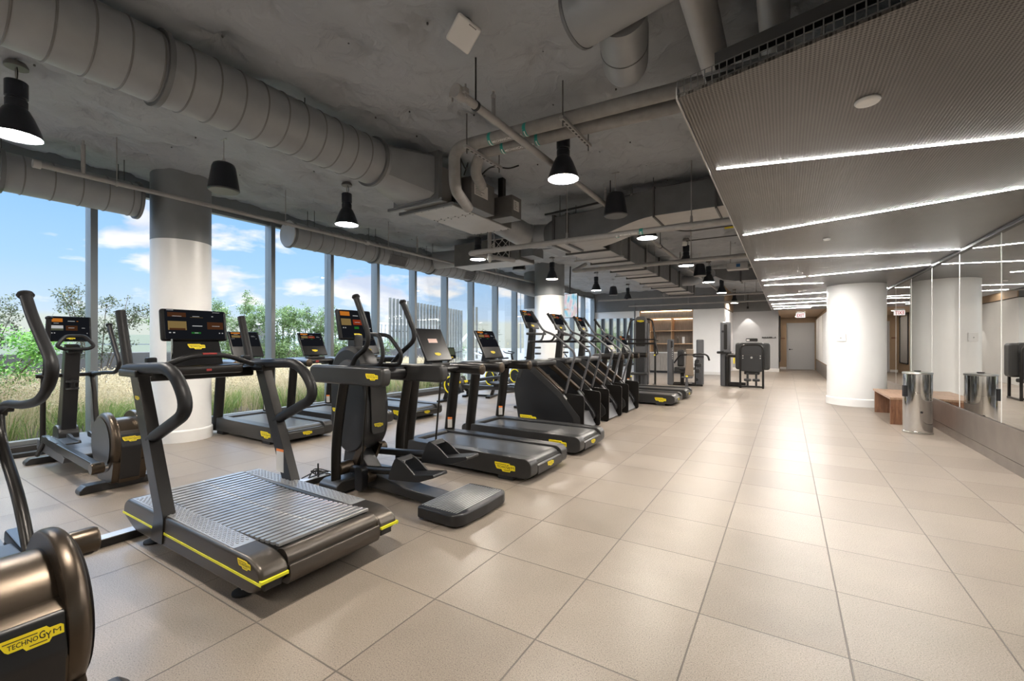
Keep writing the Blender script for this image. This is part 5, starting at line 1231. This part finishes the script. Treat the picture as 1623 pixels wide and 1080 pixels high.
# wiring conduits with a small fire strobe, far right
cn = thing('electrical_conduit', 'thin dark conduit with a junction box beside the lowered ceiling edge', 'conduit', (0, 0, 0))
b = B().tube(fillet([(-2.15, 8.9, 3.62), (-1.6, 8.95, 3.50), (.4, 9.0, 3.52)], .1), .012, 8); b.tube([(-1.75, 9.6, 3.46), (.4, 9.8, 3.50)], .012, 8); obj('conduit_run', b, 'seam', cn); b = B().lathe([(0, 3.36), (.05, 3.37), (.06, 3.40), (.06, 3.44), (0, 3.45)], 16, (-1.78, 9.6, 0)); obj('sensor_dome', b, 'white', cn)
b = B().box(-.98, -.55, 9.10, 9.13, 3.50, 3.53); obj('yellow_label', b, 'yellow', cn, smooth=False)
vb = thing('valve_box', 'pale grey control box hung below the ceiling beside the perforated edge', 'control box', (-.95, 11.4, 3.05))
b = B().box(-.22, .22, -.12, .12, 0, .15, .006); obj('box_body', b, 'boxlight', vb, smooth=False); b = B().box(-.02, .06, -.125, -.12, .05, .12); obj('blue_label', b, pm('blue_label', (.03, .12, .30)), vb, smooth=False); b = B().tube([(.22, 0, .07), (.45, .05, .09)], .05, 12); b.tube([(-.15, 0, .15), (-.15, 0, .70)], .008, 6); obj('pipe_stub', b, 'pipe', vb)
# ducts at the upper right
t = thing('round_duct', 'short fat round duct with a blunt end at the top of the picture', 'duct', (0, 0, 0))
b = B().tube([(-1.10, 2.56, 3.41), (1.6, 1.95, 3.41)], .185, 40); obj('duct_body', b, 'duct', t); b = B().tube([(-1.112, 2.563, 3.41), (-1.09, 2.558, 3.41)], .189, 40); obj('end_cap', b, 'duct_dark', t)
t = thing('round_duct', 'round elbow duct turning up into the ceiling beneath the blunt ended duct', 'duct', (0, 0, 0))
b = B().tube(fillet([(-.86, 2.66, 3.40), (-1.0, 3.20, 3.37), (-1.0, 3.22, 3.69)], .20, 8), .155, 36); obj('duct_body', b, 'duct', t); b = B().tube([(-.933, 2.94, 3.3844), (-.935, 2.948, 3.384)], .157, 36); obj('duct_joint', b, 'seam', t)
for x, r, l in ((-.41, .088, 'pale round duct passing above the corner of the perforated ceiling'), (-.06, .080, 'pale round duct entering above the front edge of the perforated ceiling'), (.19, .014, 'thin round conduit entering above the perforated ceiling')):
    b = B().tube([(x, -2.9, 3.26), (x, 3.9, 3.26)], r, 28); o = obj('round_duct' if r > .05 else 'conduit_tube', b, 'boxlight' if r > .05 else 'pipe'); tag(o, l, 'duct' if r > .05 else 'conduit')
# wireless box on a bracket
ap = thing('access_point', 'square white wireless box tilted on a ceiling bracket', 'wireless box', (-1.96, 2.50, 3.58)); ap.rotation_euler = (Vector((0, 0, -1)).rotation_difference(Vector((.42, -.50, -.75)).normalized()) @ Matrix.Rotation(math.radians(70), 4, 'Z').to_quaternion()).to_euler()
b = B().box(-.095, .095, -.095, .095, -.02, .02, .016, 3); obj('box_body', b, 'white', ap)
b = B().box(-.04, .04, -.08, .02, .02, .05, .005); b.tube(fillet([(-.06, .05, .02), (-.07, .06, .12), (.03, .06, .12), (.06, .04, .02)], .04), .006, 6); b.lathe([(0, .05), (.06, .05), (.06, .20), (0, .20)], 18, (0, -.02, 0)); obj('bracket', b, 'seam', ap)
b = B()
for i in range(6): b.box(.0+i*.010, .007+i*.010, -.080, -.072, -.0206, -.0198)
obj('box_lettering', b, 'grey', ap, smooth=False)

# hanger rods
for t, x, z0, ysl in ((w1, -7.35, 3.47, (.2, 1.15, 2.2)), (w2, -7.35, 3.47, (4.9, 6.3, 8.05, 9.6, 11.0)), (md, -4.0, 3.66, (.3, 2.6))):
    for y in ysl:
        for dx in ((-.1, .1) if x < -7 else (0,)):
            b = B().tube([(x+dx, y, z0-.01), (x+dx, y, ZC+.10)], .005, 6); obj('duct_hanger', b, 'seam', t)
for x, z0 in ((-3.1, 3.40), (-1.62, 3.58), (-.8, 3.58)):
    for y in (6.46, 7.10):
        b = B().tube([(x, y, z0), (x, y, ZC+.10)], .006, 6); obj('duct_hanger', b, 'seam', sd)
# ================================================================= machines in place
FAR_B0 = ([(-1.60, 1.0), (-1.52, .78), (-1.45, .48), (-1.36, .20)], [(-1.62, 1.0), (-1.20, 1.03), (-.86, 1.05), (-.75, 1.15), (-.84, 1.28), (-.93, 1.40), (-1.05, 1.57)])
NEAR_B0 = ([(-1.62, 1.0), (-1.64, .75), (-1.65, .45), (-1.65, .17)], [(-1.62, 1.0), (-1.56, 1.06), (-1.54, 1.16), (-1.50, 1.30), (-1.42, 1.64)])
elliptical('black elliptical trainer by the window, left of the first white column', (-5.42, 1.63, 0), NEAR_B0, FAR_B0)
FAR_A0 = ([(-1.50, 1.0), (-1.43, .84), (-1.10, .62), (-.89, .40), (-.80, .22)], [(-1.50, 1.0), (-1.30, 1.05), (-.99, 1.07), (-.71, 1.115), (-.555, 1.20), (-.525, 1.28), (-.635, 1.365), (-.82, 1.49), (-.945, 1.60)])
elliptical('black elliptical trainer cut off at the lower left corner, round drum nearest the camera', (-2.16, .37, 0), NEAR_B0, FAR_A0, (.25, .56))
slatmill('curved slatted treadmill with yellow side stripe and wide screen, front left', (-2.20, 1.65, 0))
cross_trainer('black stride trainer with long side arms and a ribbed step plate, between two treadmills', (-2.02, 2.86, 0))
treadmill('black treadmill whose dark screen carries a pink paper notice, beside the stride trainer', (-2.09, 4.13, 0), 'off')
# the pink notice and the blank screen belong to that machine
tt = [o for o in COL.objects if o.get('label', '').startswith('black treadmill whose dark')][0]
for ch in tt.children:
    if ch.name.split('.')[0] == 'screen':
        b = B().box(-.085, .075, .245, .30, 0, .0012); n_ = obj('paper_notice', b, 'pink', ch, smooth=False); n_['label'] = 'pink paper notice'
t1 = treadmill('black treadmill with lit orange tiled screen, next to the first stair climber', (-2.09, 5.33, 0), 'run')
dup(t1, (-2.03, 10.30, 0), 'black treadmill just beyond the stair climbers, yellow badge on its near side')
dup(t1, (-2.03, 11.56, 0), 'black treadmill at the far end of the aisle row, before the chest press')
dup(t1, (-5.66, 3.72, 0), 'black treadmill by the windows directly right of the first white column')
dup(t1, (-5.60, 4.84, 0), 'black treadmill by the windows, second from the first white column')
dup(t1, (-5.52, 5.98, 0), 'black treadmill by the windows, behind the stride trainer and third from the column')
c0 = climber('black stair climber nearest the camera, beside the lit treadmill', (-2.60, 6.60, 0))
dup(c0, (-2.60, 7.71, 0), 'black stair climber, middle of the three')
dup(c0, (-2.60, 8.82, 0), 'black stair climber, farthest of the three')
r0 = rower('rowing machine with a yellow ringed drum, seen between the treadmill posts', (-6.50, 7.95, 0), .10)
bike('exercise bike with a yellow ringed wheel, left of the far window machine', (-6.9, 10.4, 0), -.3)
bk = [o for o in COL.objects if o.name == 'exercise_bike'][0]
dup(bk, (-6.7, 11.5, 0), 'exercise bike with a yellow ringed wheel, closest to the second column', -.2)
# ground bench-like rail machine between them
ab = thing('incline_bench', 'low black bench on a slanting leg with a wide foot, behind the treadmill posts', 'bench', (-6.45, 9.1, 0), .25)
b = B().prism(rounded([(-.55, .33), (.55, .50), (.55, .57), (-.55, .42)], .02, 2), -.12, .12, bev=.03); obj('bench_pad', b, 'pad', ab)
b = B().box(.12, .24, -.30, .30, 0, .06, .015); b.prism([(.14, .05), (.22, .05), (.36, .50), (.28, .50)], -.035, .035, bev=.008); b.box(-.52, -.42, -.25, .25, 0, .06, .012); b.box(-.50, -.44, -.03, .03, .05, .36); b.box(-.5, .2, -.03, .03, .01, .06); obj('bench_frame', b, 'frame', ab)
b = B().lathe([(0, -.16), (.055, -.16), (.055, .16), (0, .16)], 18, (.56, 0, .54), 'y'); obj('roller_pad', b, 'pad', ab)
# small pin-weight machine by the far glazing
pw = thing('cable_machine', 'slim black machine tower by the far glazing, left of the stair climber screens', 'strength machine', (-7.1, 14.3, 0))
b = B(); tower(b, 0, 0, .14, 1.50); obj('weight_tower', b, 'shell', pw)
b = B().tube(fillet([(.14, -.08, 1.0), (.40, -.12, 1.03), (.55, -.12, .92), (.60, -.1, .70)], .1), .022, 10); b.box(-.25, .7, -.06, .06, 0, .06, .01); obj('lever_arm', b, 'frame', pw)
b = B().box(.45, .75, -.18, .18, .45, .53, .03); b.box(.55, .63, -.04, .04, .04, .46); obj('seat', b, 'pad', pw)
b = B().box(-.03, .03, -.116, -.112, 1.28, 1.38); obj('yellow_tag', b, 'yellow', pw, smooth=False)
cable_tower('tall grey cable tower machine with shoulder bars, left of the shelving niche', (-3.95, 14.2, 0), .12)
press_machine('chest press machine with tan pad, in front of the white pier', (-2.70, 14.9, 0), .05)
thigh_machine('leg machine with a dark back board and wide black pads, farthest right', (-1.15, 15.35, 0), .02)
# floor cable tray between the front machines
tr = thing('floor_raceway', 'aluminium topped cable tray on the floor under the slatted treadmill front', 'cable tray', (-3.93, 0, 0))
b = B().box(-.05, .05, -.6, 3.35, 0, .05, .004, mi=1); b.box(-.048, .048, -.6, 3.35, .05, .056, .002); obj('tray', b, ['alu', 'ink'], tr, smooth=False)
cb = B()
for k in range(7):
    cb.tube(spline([(rnd.uniform(-.05, .05), 2.62+rnd.uniform(-.08, .1), .06), (rnd.uniform(-.08, .08), 2.70+rnd.uniform(-.06, .06), rnd.uniform(.07, .12)), (rnd.uniform(-.05, .08), 2.75+rnd.uniform(-.06, .1), .065)]), .006, 6)
cb.tube([(.0, 2.70, .06), (.01, 2.69, .18)], .008, 6)
obj('cable_loops', cb, 'ink', tr)
tr2 = B().box(-7.83, -7.73, -.5, 1.9, 0, .05, .004); tag(obj('floor_raceway', tr2, 'ink', smooth=False), 'black cable cover on the floor beneath the window beside the elliptical', 'cable tray')

# ================================================================= outside
def out_struct(name, b, m): o = obj(name, b, m, smooth=False); o['kind'] = 'structure'; return o
b = B().box(-70, XW-.14, -40, 90, -.30, -.02); out_struct('terrace_ground', b, 'stone')
b = B().box(-11.2, XW-.18, -6, 11.5, -.06, .05); out_struct('planting_bed', b, 'soil')
b = B().box(-14.6, -14.2, -8, 16, -.02, 1.12, .01); tag(obj('planter_wall', b, 'planter', smooth=False), 'low dark planter wall beyond the grass bed', 'planter')
b = B().box(-13.9, -13.3, 1.9, 3.9, .40, .46, .01)
bw = obj('terrace_bench', b, 'stone', smooth=False); tag(bw, 'pale slab bench outside seen left of the first column', 'bench')
b = B()
for y in (2.1, 3.7): b.box(-13.8, -13.4, y-.05, y+.05, -.02, .40)
obj('bench_leg', b, 'planter', bw, smooth=False)
b = B().prism(rounded([(-.20, 0), (.20, 0), (.22, .85), (-.22, .85)], .02, 2), -.22, .22, bev=.01); lb = obj('litter_bin', b, 'planter'); lb.location = (-10.9, 5.75, .05); tag(lb, 'dark litter bin standing in the grasses outside', 'bin')
b = B().box(-.24, .24, -.24, .24, .85, .90, .01); obj('bin_lid', b, 'boxgrey', lb)
# ornamental grasses (uncountable)
def blades(n, xr, yr, hmin, hmax, wid, lean, seed, mi=0, heads=0):
    r = random.Random(seed); b = bmesh.new(); tuft = []
    for k in range(int(n/38)): tuft.append((r.uniform(*xr), r.uniform(*yr), r.uniform(.75, 1.15)))
    for i in range(n):
        tx, ty, ts = tuft[i % len(tuft)]
        a = r.uniform(0, 2*PI); rad = r.uniform(0, .13); x, y = tx+rad*math.cos(a), ty+rad*math.sin(a)
        if x > XW-.35: x = XW-.35
        h = r.uniform(hmin, hmax)*ts; l = r.uniform(.1, lean); w = wid*r.uniform(.6, 1.2); q = r.uniform(0, PI)
        dx, dy = math.cos(a)*l*h, math.sin(a)*l*h; wx, wy = math.cos(q)*w, math.sin(q)*w
        p = [(x, y, .04), (x+dx*.25, y+dy*.25, .04+h*.5), (x+dx*.65, y+dy*.65, .04+h*.85), (x+dx*1.1, y+dy*1.1, .04+h*.98)]
        ws = [1, .9, .55, .05]; L_ = []
        for pp_, s in zip(p, ws): L_.append((b.verts.new((pp_[0]-wx*s, pp_[1]-wy*s, pp_[2])), b.verts.new((pp_[0]+wx*s, pp_[1]+wy*s, pp_[2]))))
        for u, v in zip(L_, L_[1:]): f = b.faces.new([u[0], u[1], v[1], v[0]])
    return b
def seeds(n, xr, yr, h0, h1, seed):
    r = random.Random(seed); b = bmesh.new()
    for i in range(n):
        cx_, cy_, cz_ = r.uniform(*xr), r.uniform(*yr), r.uniform(h0, h1)
        if cx_ > XW-.40: cx_ = XW-.40
        a = r.uniform(0, 2*PI); l = r.uniform(.05, .16)
        for k in range(9):
            t = k/9; px, py, pz = cx_+math.cos(a)*l*t+r.gauss(0, .018), cy_+math.sin(a)*l*t+r.gauss(0, .018), cz_+.15*t+r.gauss(0, .018)
            d = Vector((r.gauss(0, 1), r.gauss(0, 1), r.gauss(.6, 1))).normalized()*r.uniform(.022, .045); e = d.orthogonal().normalized()*.0055
            b.faces.new([b.verts.new((px, py, pz)), b.verts.new((px+d.x*.5+e.x, py+d.y*.5+e.y, pz+d.z*.5+e.z)), b.verts.new((px+d.x, py+d.y, pz+d.z)), b.verts.new((px+d.x*.5-e.x, py+d.y*.5-e.y, pz+d.z*.5-e.z))])
    return b
def bmobj(name, bm, m, parent=None):
    me = bpy.data.meshes.new(name); bm.to_mesh(me); bm.free(); me.materials.append(M[m]); return link(name, me, parent)
GX, GY = (-11.0, XW-.45), (-1.0, 11.0)
g = bmobj('ornamental_grass', blades(15000, GX, GY, .22, .46, .0055, .85, 3), 'grass'); g['kind'] = 'stuff'; tag(g, 'tufted green ornamental grass outside the windows', 'grass')
g = bmobj('dry_stalks', blades(9000, GX, GY, .50, .85, .0024, .6, 5), 'seed'); g['kind'] = 'stuff'; tag(g, 'thin straw coloured stalks above the green grass', 'grass')
g = bmobj('seed_heads', seeds(9500, GX, GY, .38, .80, 9), 'seed'); g['kind'] = 'stuff'; tag(g, 'fluffy tan seed heads over the grass bed', 'grass')
# shrubs and small trees: each its own stem and crown
def shrub(name, label, x, y, h, rad, n, leaf, ls, seed, lo=.25, cat='shrub', group=None, stems=5, z0=.0, clump=10, nar=.5):
    r = random.Random(seed); t = thing(name, label, cat, (x, y, z0), 0, group)
    sb = B(); tips = []
    for k in range(stems):
        a = 2*PI*k/stems+r.uniform(-.4, .4); l = r.uniform(.35, .95)*rad
        p = [(0, 0, 0), (math.cos(a)*l*.25, math.sin(a)*l*.25, h*.35), (math.cos(a)*l*.7, math.sin(a)*l*.7, h*.7), (math.cos(a)*l, math.sin(a)*l, h*r.uniform(.85, 1.))]
        sp_ = spline(p, 5); sb.tube(sp_, [.016*(1-.75*i/len(sp_)) for i in range(len(sp_))], 5)
        for q in sp_[4:]: tips.append(q)
        for j in range(4):
            q = sp_[r.randrange(6, len(sp_))]; e = q+Vector((r.gauss(0, .22), r.gauss(0, .22), r.uniform(.05, .3)))*rad
            if e.z > h*1.08: e.z = h*1.05
            sb.tube([q, (q+e)/2+Vector((0, 0, .03)), e], [.008, .006, .003], 4); tips += [e, (q+e)/2]
    obj('stems', sb, 'bark', t)
    bm = bmesh.new(); centres = []
    for k in range(clump*len(tips)//4):
        q = r.choice(tips); c_ = q+Vector((r.gauss(0, .10), r.gauss(0, .10), r.gauss(0, .09)))*rad*1.1
        if lo*h < c_.z < h*1.1: centres.append(c_)
    for i in range(n):
        c_ = centres[i % len(centres)]; p = c_+Vector((r.gauss(0, .055), r.gauss(0, .055), r.gauss(0, .05)))*max(rad, .6)
        d = Vector((r.gauss(0, 1), r.gauss(0, 1), r.gauss(-.2, .6))).normalized()*ls*r.uniform(.7, 1.25); e = d.cross(Vector((r.gauss(0, .5), r.gauss(0, .5), 1))).normalized()*d.length*nar*.5
        m_ = d*.45
        bm.faces.new([bm.verts.new(p), bm.verts.new(p+m_+e), bm.verts.new(p+d), bm.verts.new(p+m_-e)])
    f = bmobj('foliage', bm, leaf, t); return t
shrub('leafy_shrub', 'bright green leafy shrub close to the glass at far left', -9.7, 1.32, 1.45, .85, 8500, 'leafb', .060, 21, .25, stems=9)
TR = [(-13.2, .4, 2.2, 'small open tree at the far left edge outside'), (-13.0, 1.7, 2.15, 'small open tree behind the bright green shrub'), (-12.4, 3.35, 2.45, 'dark leaved small tree left of the first column'), (-12.6, 5.0, 2.2, 'small tree just right of the first column'),
      (-12.5, 6.15, 2.45, 'small tree with dense crown behind the first window treadmill'), (-12.4, 7.25, 2.4, 'small tree beside the second window post'), (-12.4, 8.25, 2.5, 'tallest small tree, right of the second window post'), (-12.3, 9.3, 2.15, 'small rounded tree behind the second window treadmill')]
for i, (x, y, h, l) in enumerate(TR): shrub('small_tree', l, x, y, h, .80, 11000 if i > 2 else 6500, 'leafd' if i < 3 else 'leaf', .050, 40+i, .42, 'tree', 'small trees on the terrace', 6, clump=9)
for i, (y, l) in enumerate(((5.6, 'low bushy undergrowth behind the first window treadmill'), (7.0, 'low bushy undergrowth under the middle trees'), (8.4, 'low bushy undergrowth behind the second window treadmill'), (10.0, 'low sparse undergrowth before the slatted fence'))):
    shrub('undergrowth_bush', l, -12.0, y, 1.35, .9, 6500, 'leaf', .05, 60+i, .1, 'bush', 'undergrowth bushes', 8)
# fin fence, glass rail, buildings
ff = thing('fin_fence', 'tall fence of spaced upright fins outside behind the screens', 'fence', (-16, 0, 0))
fz = [3.50-.012*k for k in range(24)]
for k in range(24):
    y = 14.75+k*.235
    b = B().box(-.02-.0, .10, y-.035, y+.035, -.02, fz[k], .004); obj('fence_fin', b, 'fin', ff, smooth=False)
b = B().box(-.02, .0, 14.7, 20.3, 1.9, 1.94); obj('fence_rail', b, 'fin', ff, smooth=False)
gf = thing('glass_fence', 'greenish ribbed glass screen at the end of the fin fence', 'fence', (-15.8, 20.5, 0), .5)
b = B()
for k in range(7): b.box(-.02, .03, k*.2, k*.2+.17, -.02, 3.25-k*.05)
obj('glass_panel', b, pm('ribbed_glass', (.42, .52, .50), .25, .1), gf, smooth=False)
gr = thing('glass_railing', 'clear glass railing with slim posts at the edge of the terrace', 'railing', (-17.5, 0, 0))
for k in range(14):
    b = B().box(-.01, .01, -8+k*2.0+.03, -6+k*2.0-.03, .0, 1.62); obj('glass_pane', b, 'rail', gr, smooth=False)
    b = B().box(-.025, .025, -8+k*2.0-.02, -8+k*2.0+.02, -.02, 1.66); obj('railing_post', b, 'mull', gr, smooth=False)
b = B().box(-.02, .02, -8, 20, 1.30, 1.33); obj('railing_bar', b, 'mull', gr, smooth=False)
pv = thing('pavilion', 'white slatted low building far beyond the terrace', 'building', (-31, 25.0, 0))
b = B().box(-1, 1, -8, 10, 0, 2.6); obj('building_wall', b, 'planter', pv, smooth=False)
b = B()
for k in range(44): b.box(1.0, 1.2, -8+k*.42, -7.75+k*.42, .2, 3.0)
b.box(.95, 1.25, -8, 10, 2.95, 3.1); obj('slat_screen', b, 'trimwhite', pv, smooth=False)
b = B().box(-1.1, 1.1, -8.1, 10.1, 2.6, 2.8); obj('building_roof', b, 'boxlight', pv, smooth=False)
wt = thing('wind_turbine', 'small three bladed wind turbine on a thin mast far outside', 'wind turbine', (-30, 50.5, 0))
b = B().tube([(0, 0, 0), (0, 0, 11.3)], [.10, .05], 8); obj('mast', b, 'mull', wt)
for a in (.4, 2.5, 4.6):
    b = B().prism([(-.06, .05), (.06, .05), (.03, 1.25), (-.01, 1.25)], -.02, .02); obj('blade', b, 'mulld', wt, X=Matrix.Translation((.1, -.1, 11.3)) @ Matrix.Rotation(-.6, 4, 'Z') @ Matrix.Rotation(a, 4, 'Y'))
for i, (y, h) in enumerate(((29.6, 4.9), (30.5, 4.4))):
    b = B().tube([(-22.5, y, 0), (-22.5, y, h)], .10, 8); tag(obj('flag_mast', b, 'fin'), 'slim upright mast outside below the turbine, %s' % ['left and taller', 'right and shorter'][i], 'mast', 'slim masts outside')
hs = thing('far_shelter', 'white frame canopy outside beside the glass screen', 'shelter', (-19.5, 24.8, 0))
b = B(); b.tube([(0, -1.0, .8), (0, .6, 2.0), (0, 1.6, 1.7)], .09, 8); b.tube([(0, -.4, 1.0), (0, 2.2, .4)], .07, 8); b.tube([(0, .6, 0), (0, .6, 2.0)], .07, 8); obj('shelter_frame', b, 'trimwhite', hs)
shrub('distant_bush', 'dark bush outside near the end of the glazing', -17, 24.5, 2.1, 1.2, 1500, 'leafd', .11, 90, .05, 'bush', None, 8)
shrub('distant_bush', 'green bush outside below the white canopy frame', -18.2, 22.8, 1.1, 1.0, 1300, 'leaf', .09, 91, .05, 'bush', None, 8)

# ================================================================= light
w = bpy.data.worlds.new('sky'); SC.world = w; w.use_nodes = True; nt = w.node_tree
for n in list(nt.nodes): nt.nodes.remove(n)
out = nt.nodes.new('ShaderNodeOutputWorld'); bg = nt.nodes.new('ShaderNodeBackground')
tc = N(nt, 'TexCoord'); sx = N(nt, 'SeparateXYZ'); L(nt, tc, 'Generated', sx, 'Vector')
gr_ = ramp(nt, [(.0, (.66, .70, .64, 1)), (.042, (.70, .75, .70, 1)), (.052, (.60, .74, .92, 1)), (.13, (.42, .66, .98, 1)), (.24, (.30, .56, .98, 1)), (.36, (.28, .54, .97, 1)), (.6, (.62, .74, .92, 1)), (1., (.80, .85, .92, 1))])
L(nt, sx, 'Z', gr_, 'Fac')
az = N(nt, 'Math', operation='ARCTAN2'); L(nt, sx, 'Y', az, 0); L(nt, sx, 'X', az, 1)
cz = N(nt, 'CombineXYZ'); L(nt, az, 0, cz, 'X'); zz = N(nt, 'Math', operation='MULTIPLY', i_1=2.6); L(nt, sx, 'Z', zz, 0); L(nt, zz, 0, cz, 'Y')
n1 = N(nt, 'TexNoise', i_Scale=5.2, i_Detail=7., i_Roughness=.52, i_Distortion=.15); L(nt, cz, 'Vector', n1, 'Vector')
cm = N(nt, 'MapRange', i_1=.525, i_2=.60); L(nt, n1, 'Fac', cm, 0)
zf = ramp(nt, [(.03, (.0, .0, .0, 1)), (.055, (1, 1, 1, 1)), (.27, (1, 1, 1, 1)), (.40, (.25, .25, .25, 1))]); L(nt, sx, 'Z', zf, 'Fac')
ml = N(nt, 'Math', operation='MULTIPLY'); L(nt, cm, 0, ml, 0); L(nt, zf, 'Color', ml, 1)
mpz = N(nt, 'Mapping'); mpz.inputs['Location'].default_value = (.0, -.055, 0); L(nt, cz, 'Vector', mpz, 'Vector')
n2 = N(nt, 'TexNoise', i_Scale=5.2, i_Detail=7., i_Roughness=.52, i_Distortion=.15); L(nt, mpz, 'Vector', n2, 'Vector')
cc = ramp(nt, [(.50, (1.0, .97, .97, 1)), (.68, (.62, .68, .84, 1))]); L(nt, n2, 'Fac', cc, 'Fac')
mx = N(nt, 'MixRGB'); L(nt, ml, 0, mx, 0); L(nt, gr_, 'Color', mx, 1); L(nt, cc, 'Color', mx, 2)
L(nt, mx, 'Color', bg, 'Color'); zs_ = N(nt, 'MapRange', i_1=.30, i_2=.50, i_3=1.05, i_4=8.5); L(nt, sx, 'Z', zs_, 0); L(nt, zs_, 0, bg, 'Strength')  # unseen upper sky brightened well above the visible band, adding daylight indoors
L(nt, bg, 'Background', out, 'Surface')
sl = bpy.data.lights.new('sun', 'SUN'); sl.energy = 5.; sl.angle = .03; sl.color = (1, .95, .86)
so = bpy.data.objects.new('sun', sl); COL.objects.link(so)
d = Vector((-.22, .80, -1.0)); so.rotation_euler = d.to_track_quat('-Z', 'Y').to_euler()
# camera
cam = bpy.data.cameras.new('camera'); co = bpy.data.objects.new('camera', cam); COL.objects.link(co)
cam.sensor_width = 36; cam.lens = 36*700/1623; cam.clip_start = .05; cam.clip_end = 500; cam.shift_y = (543.2-540)/1623
co.location = (0, 0, CH); co.rotation_euler = (PI/2, 0, YAW)
SC.camera = co
SC.view_settings.view_transform = 'Standard'; SC.view_settings.look = 'None'; SC.view_settings.gamma = 1; SC.view_settings.exposure = .16; SC.view_settings.use_curve_mapping = False
SC.cycles.max_bounces = 8; SC.cycles.diffuse_bounces = 4; SC.cycles.glossy_bounces = 4; SC.cycles.transparent_max_bounces = 12; SC.cycles.transmission_bounces = 2
SC.cycles.sample_clamp_indirect = 4; SC.cycles.caustics_reflective = True; SC.cycles.caustics_refractive = False; SC.cycles.use_denoising = True
